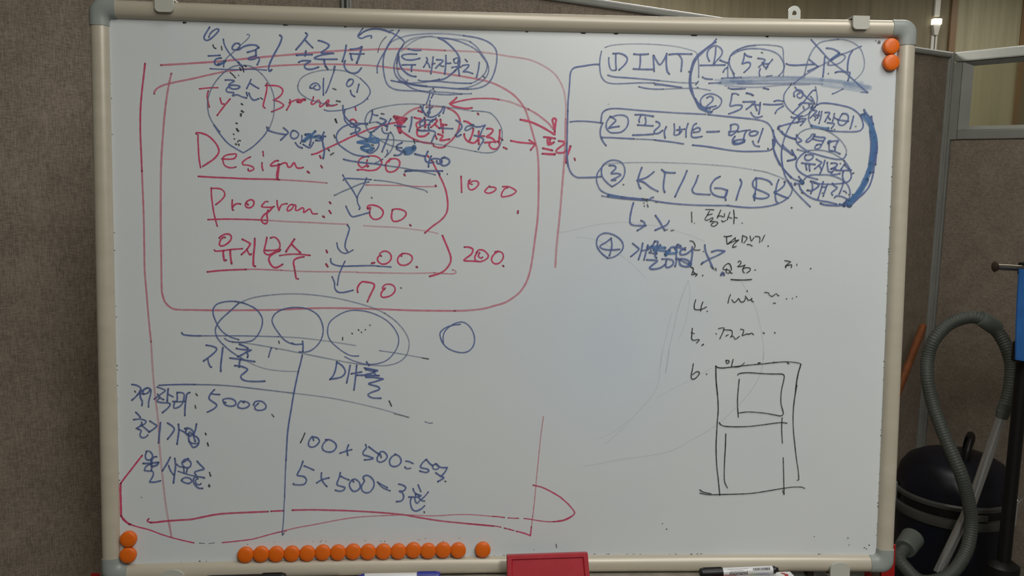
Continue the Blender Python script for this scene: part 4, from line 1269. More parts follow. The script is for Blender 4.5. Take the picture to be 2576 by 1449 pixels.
b217/88 1533,5770 -72,53 -73,83 -22,84 19,98 84,65 85,19 100,-24 58,-69 13,-84 -24,-85 -69,-78 -99,-62
b241/88 1484,6090 72,1 29,-42 -70,-78 86,1 64,-20 -63,-43 -85,-43 71,3
k229/80 1704,5805 8,-7
b265/92 1983,6062 -40,-120 -12,-85 23,-84 19,-25
b253/92 2170,6001 -112,-86 -149,-47! 107,-24 116,-83 109,-55
b253/92 2290,6038 51,-49 -11,-113 -5,-112 21,-71
b253/92 2334,6000 79,-7 85,-2
b253/92 2680,6025 -51,-131 -68,-141 -54,-125
b241/90 2854,5954 -37,-114 -48,-99 37,-56 101,-13 136,-5
b253/92 3193,5944 -77,-43 -62,-100 17,-99 80,-55 130,-10 33,97! -94,30 -101,3
b253/92 3314,5734 -34,-86 14,-63
b253/92 3505,5906 25,-57 -37,-113 -39,-145
b181/80 1377,5627 60,-9 57,1
b361/65 1479,5640 171,-26 172,-19 186,-12
b205/80 1465,5615 214,-26 215,-14 157,-10
b241/70 1679,5614 214,-22 186,-15
b217/85 2079,5584 173,-33 215,-26 287,-18 358,-5 216,2
b217/85 3328,5504 144,-16 215,-12 215,17 185,44 127,66 83,86 19,99 -24,71
k361/70 2008,5583 64,-6
b241/80 2108,5570 28,36 36,7
k241/70 2209,5543 21,-4
k217/85 2026,5527 6,-4
k217/85 2033,5483 6,-5
k229/80 2073,5556 4,-7
k241/85 2081,5504 12,-37
b253/90 1866,5525 -26,-106 -19,-114 2,-85 51,-34 100,-6 93,1
b253/90 1989,5258 55,-28 1,-50! -56,-43 -54,-32
b265/92 2211,5338 62,-84 60,-99 29,-42
b253/88 2423,5256 -34,-58 -85,-43 -92,-41
k229/75 2388,5124 9,-5
k241/65 2456,5107 42,10
k205/90 4312,5485 10,-9
b229/88 1483,4680 -87,68 -66,84 -20,85 24,85 70,51 86,5 101,-32 87,-62 41,-71 -3,-71 -62,-79 -85,-51 -86,-15
b241/88 1534,4983 -70,-57 -99,-65 44,-42 115,-16 142,11
b241/88 1534,4976 14,-99 -13,-85 -24,-79
b241/88 1868,4906 70,-54 29,-35 -56,-57 -67,-54
b253/88 2023,4910 -19,-114 -40,-136
b253/88 2102,4883 -26,-115 -26,-114
b229/85 2004,4796 107,16
b277/80 2208,4941 -27,-58 -35,-43 9,-57
b301/80 2208,4941 51,-7 -13,-64
b422/80 2103,4847 136,9 130,-13
b361/80 2197,4812 101,-6 86,-13
b361/80 2167,4869 45,-71 29,-42
b301/80 2296,4885 -49,-72 -26,-86 22,-42
b241/85 2126,4769 72,-14
b277/85 2093,4657 93,-4 72,-11 -70,-58 -49,-50 51,-21 114,22 71,51
b265/85 2395,4650 -5,-93 43,-13 64,43 -2,64 -79,21 -86,-1
b301/82 2378,4743 63,86 57,29 115,-13 72,-28
b361/80 2371,4750 100,8 86,15 -30,71
b422/80 2386,4729 56,72
b277/85 2554,4887 -11,-114 10,-114 -19,-100
b301/82 2569,4895 43,-21
b277/85 2685,4846 -71,-44 1,-57 86,8 85,65
b301/85 2792,4861 3,-114 -18,-143
b301/82 2545,4673 130,1 102,-56 -13,-50 -86,-8 -66,28 -16,71
b361/80 2748,4604 23,-29
b241/80 2618,4660 131,-71
b265/88 2986,4892 17,-100 61,-128 54,-121
b253/88 3096,4790 93,25 116,-13! -114,-65 -128,-59 -120,-72
b265/85 2964,4627 -21,-29
k277/70 3088,4571 15,-14
k277/60 3118,4543 22,-24
k265/75 3165,4536 7,-31
b301/80 3250,4429 21,51 27,-50
b301/75 3264,4451 29,8
@
k145/90 2767,5396 5,-80 5,-74
k133/85 2814,5226 4,-3
k133/90 2985,5439 63,0 64,-5
k145/92 3042,5411 -35,-68 -30,-56 38,-12 73,38 11,-18 -46,-44! 49,7 69,-12 1,-24 -43,-38 -43,6 -7,25 36,25
k133/92 3022,5355 65,16
k145/92 3219,5432 -26,-62 -24,-62
k145/92 3168,5339 56,4 32,-16
k133/92 3277,5381 0,-53
k133/92 3236,5274 22,-21 41,19
k145/92 3362,5402 -20,-55 -19,-64
k145/92 3337,5328 54,-18
k145/92 3417,5436 12,-76 -1,-74 -1,-61
k133/90 3430,5323 48,-9
k157/90 3554,5238 5,-3
k145/92 3279,5032 42,-6 80,16
k145/92 3321,5020 4,-68 11,-40 62,28 68,26
k145/92 3336,4915 49,37 61,51 12,12! 2,-49 55,15! -73,-65 -23,-44 12,-9 44,14
k145/92 3569,5047 -4,-56 -2,-49
k145/92 3569,5043 57,-20 13,-25 -29,-43 -18,-25
k145/92 3684,5040 12,-47 13,-31 34,50
k145/90 3642,4908 44,-2 36,-21
k145/92 3763,5033 56,-2 20,-24 -4,-68
k145/92 3910,5055 -21,-48 -20,-47
k169/90 3967,4889 5,-5
k145/95 2753,4954 46,-8 33,-49 1,-37 -18,-40 50,-7 46,3
k193/95 2965,4795 7,-4
k157/95 2782,4548 28,-10 7,-37 -23,-69 43,13 38,0 3,-12 -25,-21
k145/95 2812,4482 38,-31
k181/95 2963,4425 5,-5
k145/92 3410,4513 -7,49 -33,50 -49,-19 -42,-57 19,-18 62,-6 26,-18
k145/92 3335,4531 -5,-56 44,-12 18,37! 7,-31 25,-6
k145/92 3513,4632 12,22 32,-16 -12,-37 -42,-38! 56,7 62,19
k145/92 3621,4589 -36,-56! 62,19 53,-12 -2,-37 -49,-34
k145/92 3585,4533 7,-43 20,-19
k169/90 3777,4519 6,-5
k169/95 3409,4365 81,-6 125,0 113,9
k145/92 4237,4666 44,-8 48,-12 -47,-31 -36,-38
k133/92 4295,4602 -30,-19 -12,-33
k133/92 4296,4590 49,13 -4,-44
k133/90 4424,4614 4,-23
k169/90 4640,4547 8,-5
k157/90 3664,4195 4,-16
k145/92 3407,4130 -21,-60 -13,-72
k145/92 3430,4052 39,-43 43,31 18,32! 19,-19 26,-37 50,13 17,50
k145/92 3638,4110 30,-37 19,-31! 38,13 18,25 -5,-44 32,-15
k145/92 3938,4169 59,-6 20,-37 44,-18 37,31 25,13 26,-31 16,0
k157/90 4080,4005 33,-3
k169/90 4282,4075 4,-4
k157/90 4373,4082 5,-3
k145/90 4435,4110 5,-4
k145/95 2867,4044 -17,-65 2,-75 50,-15 75,16 59,31
k145/95 2980,4013 -23,-71 -7,-73
k193/95 3047,3870 9,-2
@
k145/95 2825,3600 -3,-85 -2,-76 32,-25 75,13 7,-18 -37,-35
k133/90 2809,3533 50,-16
k181/95 2982,3336 26,17
k133/80 3195,3520 12,-3
k145/92 3234,3599 65,13 25,-12 -29,-82 -35,-78
k145/92 3312,3581 113,-2
k133/92 3353,3483 37,23
k145/92 3425,3575 26,-18 -4,-63 -25,-28! 44,16 33,-44 31,13 34,29
k145/92 3578,3593 48,-10 1,-37 -23,-57! 50,19 24,13 38,-6 37,19 33,-25
k157/90 3935,3542 20,-13
k169/90 4114,3543 9,-6
k145/95 2855,3047 -10,-86 -19,-101 17,-53 50,9 55,64 -1,38 -44,0 -56,-45
k157/90 3065,2887 9,-4
k157/95 3364,3101 37,2 16,-25 -27,-25 -19,19 -1,25
k157/95 3477,3117 -14,-64 -6,-50
k157/95 3205,3016 36,-25 76,-8 125,14 151,19
k133/80 3505,2997 51,3 37,10
k120/90 3615,3029 42,38
k145/90 3593,3016 126,14 125,13 126,12 188,22 126,10 126,-4 101,-15 32,-19
k181/95 4543,3049 -11,-44 -22,-83 -21,-127 -9,-101 -6,-89
k157/90 3871,3066 35,1
k145/90 4118,3083 5,-6
k169/90 4332,3072 21,-15
k169/95 3211,3008 4,-133 10,-126 13,-101 10,-85
@
k157/93 3259,2467 8,-160 -9,-161 -5,-181 -4,-201 9,-202 17,-182 26,-182 30,-239
k157/93 3226,2727 20,-140 13,-120
k145/90 4492,2715 -21,-140 -19,-201 -1,-201 15,-201 27,-202 33,-222 33,-182 17,-153! -28,-6
k145/93 3556,2874 29,24 109,13 119,-3 160,-11 159,-3 119,-1 37,-30 -9,-90 -24,-120 -8,-120 8,-120 36,-120 -3,-41 -45,-20 -90,16 -161,27 -180,15 -99,1 -120,-17
k145/95 3583,2809 -9,-140 -8,-160 5,-140 16,-161
k145/93 3289,2122 31,-40 80,-21 160,-6 199,7 199,24 199,29 120,11 80,-10
k133/93 4278,2206 -3,-135 8,-141 13,-131
k133/93 4315,1567 13,-203 11,-203 13,-193! -29,71
k145/93 3397,1942 0,-198 -6,-202 0,-222 10,-142 48,-101
k145/93 3008,1049 61,-38 121,-26
k145/93 3013,995 137,-25 181,3 221,6 240,11 200,27 240,42 220,34 160,5 61,-22
@
n78/22 2365,3259 -25,-199 -32,-338 -114,-219 -155,-180 -194,-221 -195,-200 -156,-130
n78/25 2473,3259 -15,-178 -29,-179
n72/20 3155,2985 -294,-171 -254,-130 -295,-161
n78/28 3952,3229 -22,-259 -92,-240 -171,-241 -155,-161 -194,-191 -196,-142 -295,-172 -236,-137 -258,-69 -298,-47 -258,-34 -436,-86 -159,-25
n96/12 1413,1862 236,120 195,160
k145/80 2498,419 4,-4
k96/50 2433,511 3,-6
@
n72/25 727,5067 107,8 212,52 242,59 327,39 215,3 287,-33 215,-33 362,-102 290,-111
n72/25 977,4992 215,-12 215,-62 145,-98 145,-98 146,-113 117,-113 117,-112
@
n72/30 2740,4338 -70,-187 -81,-275 -33,-188 -44,-213 -45,-226 -27,-202 -15,-151
n72/20 2503,3838 -46,-163 -34,-176 -45,-226 -31,-251
n72/25 3566,4339 78,-118 106,-173 81,-200 57,-212 44,-201 25,-176 -2,-139
n72/20 2740,4338 35,-149 -23,-312 -56,-251 -83,-201
@
k120/75 754,184 9,-31 6,-25
k108/70 404,100 4,-3
k108/70 2432,510 4,-7
k133/80 2499,417 5,-4
@
k120/70 4847,299 6,0
k145/80 5385,284 7,-7
k120/70 5408,168 7,0
k120/60 -5837,3748 11,0
k96/60 1450,7011 6,0"""
class Ink:
    def __init__(s): s.v = []; s.f = []; s.c = []
cnt = [0]
def stroke(I, pts, wd, col, op):
    wd *= 0.5
    segs = []; cur = []
    for x, z, c in pts:
        cur.append((x, z))
        if c and len(cur) > 1: segs.append(cur); cur = [(x, z)]
    if len(cur) > 1: segs.append(cur)
    P = []
    for s in segs:
        q = []
        for a, bb in zip(s, s[1:]):
            pass
        n_ = 6
        L_ = sum(math.dist(a, bb) for a, bb in zip(s, s[1:]))/max(1, len(s)-1)
        n_ = max(2, min(9, int(L_/0.0014)))
        sp = spline(s, n_, 2); P += sp if not P else sp[1:]
    if len(P) < 2: return
    tot = [0.0]
    for a, bb in zip(P, P[1:]): tot.append(tot[-1]+math.dist(a, bb))
    T = tot[-1]
    if T < 1e-6: return
    cnt[0] += 1; base = 0.00010 + cnt[0]*0.0000012
    # round caps: extra narrowing stations at both ends
    st = []
    def tang(i):
        a = P[max(i-1, 0)]; bb = P[min(i+1, len(P)-1)]; l = math.dist(a, bb) or 1e-9; return ((bb[0]-a[0])/l, (bb[1]-a[1])/l)
    t0_ = tang(0); t1_ = tang(len(P)-1)
    for a in (80, 50, 20): s_ = math.sin(math.radians(a)); st.append((P[0][0]-t0_[0]*wd*s_, P[0][1]-t0_[1]*wd*s_, t0_, wd*math.cos(math.radians(a)), 0.0))
    for i, p in enumerate(P):
        wob = 1.0 + 0.07*math.sin(tot[i]*420+cnt[0]*1.7) + 0.05*math.sin(tot[i]*1130+cnt[0])
        st.append((p[0], p[1], tang(i), wd*wob, tot[i]))
    for a in (20, 50, 80): s_ = math.sin(math.radians(a)); st.append((P[-1][0]+t1_[0]*wd*s_, P[-1][1]+t1_[1]*wd*s_, t1_, wd*math.cos(math.radians(a)), T))
    v0 = len(I.v); N_ = len(st)
    rgb = INKC[col]
    for i, (x, z, t_, w_, d) in enumerate(st):
        nx, nz = -t_[1], t_[0]; y = bow(x) - base - i*4e-8
        I.v.append((x+nx*w_, y, z+nz*w_)); I.v.append((x-nx*w_, y, z-nz*w_))
        edge = min(d, T-d); k = 0.0 if (op < 0.5 or (col == 'd' and T < 0.005)) else max(0.0, 1-edge/0.0022)
        f_ = 1-0.55*k; 
        al = op*(1+0.07*math.sin(d*90+cnt[0]*2.1)); al = al + (0.97-al)*0.6*k if op > 0.5 else al
        if T > 0.06: al *= 1.06-0.14*d/T
        c_ = (rgb[0]*f_, rgb[1]*f_, rgb[2]*f_, max(0.0, min(1.0, al)))
        I.c += [c_, c_]
    for i in range(N_-1):
        a = v0+2*i; I.f.append((a, a+1, a+3, a+2))
def flush(strokes):
    """strokes of one colour that lie within a few millimetres of each other become one part; long lines are parts of their own"""
    n_ = len(strokes); par = list(range(n_))
    def find(a):
        while par[a] != a: a = par[a]
        return a
    bb = []
    for pts, wd, col, op in strokes:
        xs = [p[0] for p in pts]; zs = [p[1] for p in pts]; bb.append((min(xs), max(xs), min(zs), max(zs)))
    big = [max(q[1]-q[0], q[3]-q[2]) > 0.055 for q in bb]; GAP = 0.0055
    fam = {'p': 'red', 'b': 'blue', 'c': 'blue', 'r': 'red', 'k': 'black', 'd': 'black', 'n': 'faded'}
    for i in range(n_):
        for j in range(i):
            if big[i] or big[j]: continue
            fi, fj = fam[strokes[i][2]], fam[strokes[j][2]]
            a, c = bb[i], bb[j]
            if a[0]-c[1] > GAP or c[0]-a[1] > GAP or a[2]-c[3] > GAP or c[2]-a[3] > GAP: continue
            if fi != fj and not ('blue' in (fi, fj) and 'red' not in (fi, fj)): continue
            par[find(i)] = find(j)
    groups_ = {}
    for i in range(n_): groups_.setdefault(find(i), []).append(i)
    for g_ in groups_.values():
        I = Ink()
        for i in sorted(g_): stroke(I, *strokes[i])
        if not I.v: continue
        fs = [fam[strokes[i][2]] for i in g_]; f_ = max(set(fs), key=fs.count)
        nm = f_ + ('_line' if len(g_) == 1 and big[g_[0]] else '_writing')
        me = bpy.data.meshes.new(nm); me.from_pydata(I.v, [], I.f)
        ca = me.color_attributes.new('ink', 'FLOAT_COLOR', 'POINT'); ca.data.foreach_set('color', [q for c_ in I.c for q in c_])
        me.materials.append(m_ink); o = bpy.data.objects.new(nm, me); COL.objects.link(o); o.parent = wb
batch = []
for ln_ in INK.split('\n'):
    if not ln_: continue
    if ln_[0] == '@': flush(batch); batch = []; continue
    hd, *rest = ln_.split(' '); col = hd[0]; wd, op = hd[1:].split('/')
    if col == 'b' and int(wd) > 345: col = 'c'
    if col == 'k' and int(wd) > 190: col = 'd'
    if col == 'r' and int(op) < 70: col = 'p'
    pts = []
    x = z = 0
    for tk in rest:
        c = tk.endswith('!'); a, b_ = tk.rstrip('!').split(','); x += int(a); z += int(b_); pts.append((x*1e-4, z*1e-4, c))
    op = int(op)/100; op = op*0.5 if (col == 'c' and op < 0.56) else (op*0.95 if col == 'p' else (op*0.95 if col in 'bc' else op))
    op *= 0.88 if col == 'n' else 1.0
    batch.append((pts, int(wd)*1e-5*(0.82 if col == 'd' else 1.0), col, op))
flush(batch)
print('board parts', len(wb.children))
# worn dark specks and scuffs along the inner edge of the frame
b = bmesh.new()
def speck(x, z, r, ex=1.0):
    n_ = 6; y = bow(x)-0.00006; a0 = random.random()*6
    vs = [b.verts.new((x+r*ex*math.cos(a0+k)*random.uniform(.6, 1.2), y-random.random()*1e-5, z+r*math.sin(a0+k)*random.uniform(.6, 1.2))) for k in range(n_)]
    b.faces.new(vs)
for (x, z, r, ex) in [(-0.4815, H-0.0022, 0.0018, 2.6), (-0.338, H-0.0012, 0.0011, 6), (0.106, H-0.001, 0.0011, 5), (0.155, H-0.001, 0.001, 4), (0.276, H-0.0012, 0.0013, 8), (0.386, H-0.001, 0.0012, 4), (-0.25, H-0.001, 0.0009, 4), (0.02, H-0.001, 0.001, 3)]:
    speck(x, z, r, ex)
for i in range(70):
    x = random.choice([W/2-0.0008*random.random()]*2+[-W/2+0.0008]); speck(x, random.uniform(0.02, H-0.09), random.uniform(0.0005, 0.0011), 1.0)
for i in range(46): speck(random.uniform(-W/2+.02, W/2-.02), random.uniform(0.0004, 0.0014), random.uniform(0.0004, 0.0008), random.uniform(1, 4))
for i in range(16): speck(random.uniform(-0.41, -0.07), random.uniform(0.024, 0.030), random.uniform(0.0004, 0.0008), random.uniform(1, 2))
for (x, z) in [(0.569, 0.010), (0.566, 0.012), (0.5735, 0.016)]: speck(x, z, 0.0012, 1.3)
o = link('edge_dirt', b, m_dark, wb); o['kind'] = 'stuff'

# ------------------------------------------------------------------ round orange magnets
MAG = [(-0.4011, 0.011), (-0.378, 0.0115), (-0.3553, 0.0109), (-0.332, 0.011), (-0.3086, 0.0108), (-0.2853, 0.0117), (-0.2621, 0.0112), (-0.2392, 0.0121), (-0.2162, 0.0113), (-0.1929, 0.0114), (-0.1698, 0.0113), (-0.1468, 0.0127), (-0.124, 0.0112), (-0.1009, 0.0121), (-0.0776, 0.0114), (-0.0392, 0.0119), (-0.5717, 0.0402), (-0.5727, 0.0158), (0.5733, 0.7936), (0.5743, 0.7692)]
def make_magnet():
    o = empty('magnet', Matrix.Identity(4))
    R_ = 0.01215; rot = Matrix.Rotation(math.radians(90), 4, 'X')      # lathe axis z -> local -y
    b = bmesh.new(); lathe(b, [(0.0104, 0.0), (R_*0.985, 0.0006), (R_, 0.003), (R_*0.985, 0.0062), (R_*0.95, 0.0073), (R_*0.87, 0.0080), (R_*0.5, 0.0086), (0, 0.0088)], 40, rot)
    link('magnet_cap', b, m_orange, o, True)
    b = bmesh.new(); lathe(b, [(0.0095, -0.0004), (0.0102, 0.0), (0.0, 0.00005)][:2]+[(0.0095, 0.0002)], 24, rot); link('magnet_core', b, m_black, o)
    return o
proto = make_magnet()
nm = len(MAG)
order = ['leftmost', 'second', 'third', 'fourth', 'fifth', 'sixth', 'seventh', 'eighth', 'ninth', 'tenth', 'eleventh', 'twelfth', 'thirteenth', 'fourteenth', 'rightmost']
for i, (x, z) in enumerate(MAG):
    if i == 0: o = proto
    else:
        o = proto.copy(); COL.objects.link(o)
        for ch in proto.children: c = ch.copy(); COL.objects.link(c); c.parent = o
    sl = math.atan(-8*BOW*x/W/W)
    o.matrix_world = BMAT @ Matrix.Translation((x, bow(x)-0.0006, z)) @ Matrix.Rotation(sl, 4, 'Z') @ Matrix.Rotation(random.random()*6, 4, 'Y')
    if i < 15:
        lab = ('round orange magnet, %s of the touching row of fifteen along the bottom' % order[i]) if i in (0, 14) else ('round orange magnet, %s from the left in the row along the bottom' % order[i]); gr = 'orange magnets in the bottom row'
    elif i == 15: lab = 'lone round orange magnet between the magnet row and the red eraser'; gr = 'orange magnets on the whiteboard'
    else:
        lab = ['upper round orange magnet of the pair in the bottom left corner', 'lower round orange magnet of the pair in the bottom left corner', 'upper round orange magnet of the pair in the top right corner', 'lower round orange magnet of the pair in the top right corner'][i-16]; gr = 'orange magnets in the board corners'
    tag(o, lab, 'magnet', gr)

# ------------------------------------------------------------------ red eraser standing in the tray against the rail
EM = BMAT @ Matrix.Translation((0.0567, -0.0185, 0.0175)) @ Matrix.Rotation(math.radians(-14), 4, 'X') @ Matrix.Rotation(math.radians(-1.2), 4, 'Y')
er = empty('board_eraser', EM); tag(er, 'dark red rectangular board eraser with a recessed face, leaning on the bottom frame', 'eraser')
b = bmesh.new()
hw = 0.0612; hb = 0.0635; HE = 0.062
def rect(x, zt, zb, y, ex): return [(-x, y, zt), (x, y, zt), (x+ex, y, zb), (-x-ex*0.2, y, zb)]
O = [b.verts.new(p) for p in rect(hw, 0, -HE, -0.020, 0.003)]
O2 = [b.verts.new(p) for p in rect(hw-0.0008, -0.0008, -HE+0.0008, -0.0215, 0.003)]
I1 = [b.verts.new(p) for p in rect(hw-0.0065, -0.0055, -HE+0.0055, -0.0215, 0.003)]
I2 = [b.verts.new(p) for p in rect(hw-0.0085, -0.0072, -HE+0.0072, -0.0192, 0.003)]
Bk = [b.verts.new(p) for p in rect(hw, 0, -HE, -0.003, 0.003)]
for a, c in ((O, O2), (O2, I1), (I1, I2), (Bk, O)):
    for k in range(4): b.faces.new((a[k], a[(k+1) % 4], c[(k+1) % 4], c[k]))
b.faces.new(I2); b.faces.new(Bk[::-1])
bmesh.ops.bevel(b, geom=[e_ for e_ in b.edges if all(v in O+O2 for v in e_.verts)], offset=0.0007, segments=2, affect='EDGES')
link('eraser_body', b, m_red, er)
b = bmesh.new(); box(b, (-0.058, -0.003, -0.0595), (0.060, 0.001, -0.0025), 0.0008); link('felt_pad', b, m_felt, er)

# ------------------------------------------------------------------ markers in the tray
def axis_matrix(p, q):   # local x from p to q, local z up-ish
    p = Vector(p); q = Vector(q); x = (q-p).normalized(); up = Vector((0, 0, 1)); y = up.cross(x).normalized(); z = x.cross(y)
    return Matrix(((x.x, y.x, z.x, p.x), (x.y, y.y, z.y, p.y), (x.z, y.z, z.z, p.z), (0, 0, 0, 1)))
RX = Matrix.Rotation(math.radians(90), 4, 'Y')     # lathe z -> local x
def marker(pa, pb, capm, bodym, label, L_=0.122, cap=0.035, split=False):
    t = empty('marker', BMAT @ axis_matrix(pa, pb)); tag(t, label, 'marker', 'markers in the pen tray')
    b = bmesh.new(); lathe(b, [(0.0, 0.0), (0.0052, 0.0), (0.0066, 0.0012), (0.0072, 0.004), (0.0073, cap)], 24, RX)
    for k in range(8):
        a = k*math.pi/4; box(b, (0.006, -0.0008, -0.0008), (cap-0.002, 0.0008, 0.0008), M=Matrix.Rotation(a, 4, 'X') @ Matrix.Translation((0, 0, 0.0072)))
    link('cap', b, capm, t, True)
    b = bmesh.new(); lathe(b, [(0.0060, cap-0.001), (0.0062, cap), (0.0062, L_-0.010), (0.0060, L_-0.009)], 28, RX); link('barrel', b, bodym, t, True)
    b = bmesh.new(); lathe(b, [(0.0058, L_-0.0095), (0.0058, L_-0.005), (0.0040, L_-0.003), (0.0038, L_), (0.0, L_)], 24, RX); link('end_plug', b, capm, t, True)
    return t
mk = marker((0.2909, -0.036, -0.0104), (0.4148, -0.036, -0.007), m_black, m_white, 'white marker with black cap and barcode, at the right end of the tray')
def text(parent, s, size, M, material, name='lettering'):
    cu = bpy.data.curves.new(name, 'FONT'); cu.body = s; cu.size = size; cu.extrude = 0.00005; cu.offset = size*0.012
    o = bpy.data.objects.new(name, cu); COL.objects.link(o); dg = bpy.context.evaluated_depsgraph_get()
    me = bpy.data.meshes.new_from_object(o.evaluated_get(dg)); bpy.data.objects.remove(o); me.name = name
    me.materials.clear(); me.materials.append(material); q = bpy.data.objects.new(name, me); COL.objects.link(q); q.parent = parent; q.matrix_local = M
    return q
def onbarrel(x, ang, r=0.00628):      # text frame: u along local x, normal outward at angle ang from -y towards +z
    c, s = math.cos(ang), math.sin(ang); nrm = Vector((0, -c, s)); u = Vector((1, 0, 0)); v = nrm.cross(u)
    p = nrm*r; return Matrix(((u.x, v.x, nrm.x, x), (u.y, v.y, nrm.y, p.y), (u.z, v.z, nrm.z, p.z), (0, 0, 0, 1)))
text(mk, 'monami', 0.0088, onbarrel(0.0445, math.radians(-2)) @ Matrix.Translation((0, -0.0026, 0)), m_print)
b = bmesh.new(); x = 0.082
MB = onbarrel(0, math.radians(38), 0.00615)
xx = 0.0815
while xx < 0.108:
    w_ = random.choice((0.0004, 0.0007, 0.0011)); box(b, (xx, -0.0016, 0), (xx+w_, 0.0022, 0.00035), M=MB); xx += w_+random.choice((0.0004, 0.0007))
link('barcode', b, m_print, mk)
b = bmesh.new(); MB = onbarrel(0, math.radians(52), 0.00618); MB2 = onbarrel(0, math.radians(28), 0.00618)
xx = 0.042
while xx < 0.074: w_ = random.uniform(0.0008, 0.003); box(b, (xx, -0.0002, 0), (xx+w_, 0.0003, 0.0002), M=MB); xx += w_+0.0005
xx = 0.046
while xx < 0.066: w_ = random.uniform(0.0006, 0.0016); box(b, (xx, -0.0003, 0), (xx+w_, 0.0004, 0.0002), M=MB2); xx += w_+0.0006
link('small_print', b, m_print, mk)
wm = marker((-0.1041, -0.032, -0.0122), (-0.2245, -0.032, -0.0124), m_bluep, m_white, 'white marker with a blue cap, lying in the tray below the magnet row')
km = marker((-0.3337, -0.032, -0.0109), (-0.451, -0.03, -0.0131), m_black, m_black, 'all-black marker with its tip showing below the left magnets', L_=0.12)

# marker pack: white card box with red ends and a rainbow stripe
PK = BMAT @ axis_matrix((0.3145, -0.03, -0.0188), (0.4424, -0.03, -0.0161))
pk = empty('marker_pack', PK); tag(pk, 'white card pack with red and rainbow print, lying under the black-capped marker', 'box')
b = bmesh.new(); box(b, (0, -0.018, -0.030), (0.124, 0.010, 0.0), 0.0012); link('pack_box', b, m_white, pk)
cols = [(0.35, 0.02, 0.2), (0.2, 0.03, 0.3), (0.7, 0.5, 0.02), (0.2, 0.35, 0.04), (0.03, 0.25, 0.1), (0.02, 0.12, 0.3), (0.03, 0.05, 0.35), (0.12, 0.05, 0.3)]
b = bmesh.new(); prism(b, [(-0.003, -0.0182), (0.032, -0.0182), (0.036, -0.004), (-0.003, -0.010)], 0.0001, 0.0004, 2); box(b, (0.0, -0.0184, -0.03), (0.036, -0.0180, 0.0)); link('red_print', b, m_redpaint, pk)
for k, c_ in enumerate(cols):
    b = bmesh.new(); x = 0.038+k*0.0056; prism(b, [(x, -0.0182), (x+0.0056, -0.0182), (x+0.0086, -0.012+k*0.001), (x+0.003, -0.013+k*0.001)], 0.0001, 0.00035, 2)
    box(b, (x, -0.0184, -0.012), (x+0.0056, -0.0180, 0.0)); link('rainbow_stripe', b, mat('print_ink', c_, 0.4), pk)
b = bmesh.new(); prism(b, [(0.106, -0.0182), (0.112, -0.0182), (0.116, -0.002), (0.110, 0.004), (0.106, 0.004), (0.110, -0.004)], 0.0001, 0.0004, 2); link('red_chevron', b, m_redpaint, pk)

# ------------------------------------------------------------------ red stand carrying the board
st = empty('board_stand', BMAT @ Matrix.Translation((0, 0, -0.9))); tag(st, 'red metal stand behind the board, a slotted red leg showing at its lower right corner', 'stand')
zl = -0.029          # just behind the board's rail
for x0, xa, xb, x1, zt_ in ((0.5813, 0.6042, 0.6204, 0.6434, -0.002), (-0.6503, -0.637, -0.6297, -0.6067, -0.0339)):
    for a, c in ((x0, xa), (xb, x1)):
        b = bmesh.new(); box(b, (a, 0.050, 0.0), (c, 0.054, 0.9+zt_), 0.0012); link('leg_strip', b, m_redpaint, st)
    b = bmesh.new(); box(b, (xa-0.001, 0.0545, 0.0), (xb+0.001, 0.066, 0.9+zt_-0.01)); link('leg_channel', b, m_brown, st)
    b = bmesh.new(); box(b, (x0-0.01, -0.24, -0.028), (x1+0.01, 0.30, 0.0), 0.01); link('foot', b, m_redpaint, st)
b = bmesh.new(); box(b, (-0.575, 0.036, 0.9-0.11), (0.586, 0.048, 0.9-0.030), 0.003); link('crossbar', b, m_part, st)
for x in (0.4475, 0.4905):
    b = bmesh.new(); lathe(b, [(0.0075, 0.0), (0.0075, 0.004), (0.005, 0.007), (0.005, 0.012), (0, 0.012)], 12, Matrix.Translation((x, 0.036, 0.9-0.040)) @ Matrix.Rotation(math.radians(90), 4, 'X')); link('bolt', b, m_brown, st)

# ------------------------------------------------------------------ vacuum cleaner
VY = 2.78
vc = (1.688, 2.78, 0.368)
vr = 0.182
v = empty('vacuum_cleaner', (vc[0], VY, 0)); tag(v, 'navy drum vacuum cleaner with a looping grey hose and chrome tube, right of the board', 'vacuum cleaner')
b = bmesh.new(); lathe(b, [(0.155, 0.05), (0.165, 0.06), (0.172, 0.20), (0.176, 0.385), (0.176, 0.395)], 56); link('drum', b, m_navy, v, True)
b = bmesh.new(); lathe(b, [(0.1765, 0.388), (0.186, 0.392), (0.189, 0.405), (0.186, 0.420), (0.1765, 0.424)], 56); link('lower_band', b, m_band, v, True)
b = bmesh.new(); lathe(b, [(0.1765, 0.424), (0.178, 0.438), (0.1765, 0.452)], 56); link('motor_seal', b, m_black, v, True)
b = bmesh.new(); lathe(b, [(0.177, 0.452), (0.186, 0.455), (0.187, 0.466), (0.181, 0.472)], 56); link('upper_band', b, m_band, v, True)
b = bmesh.new(); lathe(b, [(0.180, 0.470), (0.179, 0.50), (0.171, 0.535), (0.150, 0.566), (0.115, 0.585), (0.06, 0.592), (0, 0.594)], 56); link('lid', b, m_navy, v, True)
for a in (-0.78, math.pi-0.2):
    Mx = Matrix.Rotation(a, 4, 'Z'); b = bmesh.new(); box(b, (0.184, -0.014, 0.395), (0.198, 0.014, 0.485), 0.003, M=Mx); tube(b, [Mx @ Vector(p) for p in ((0.198, -0.016, 0.475), (0.206, -0.010, 0.49), (0.206, 0.010, 0.49), (0.198, 0.016, 0.475))], 0.0022, 8)
    link('latch', b, m_chrome, v)
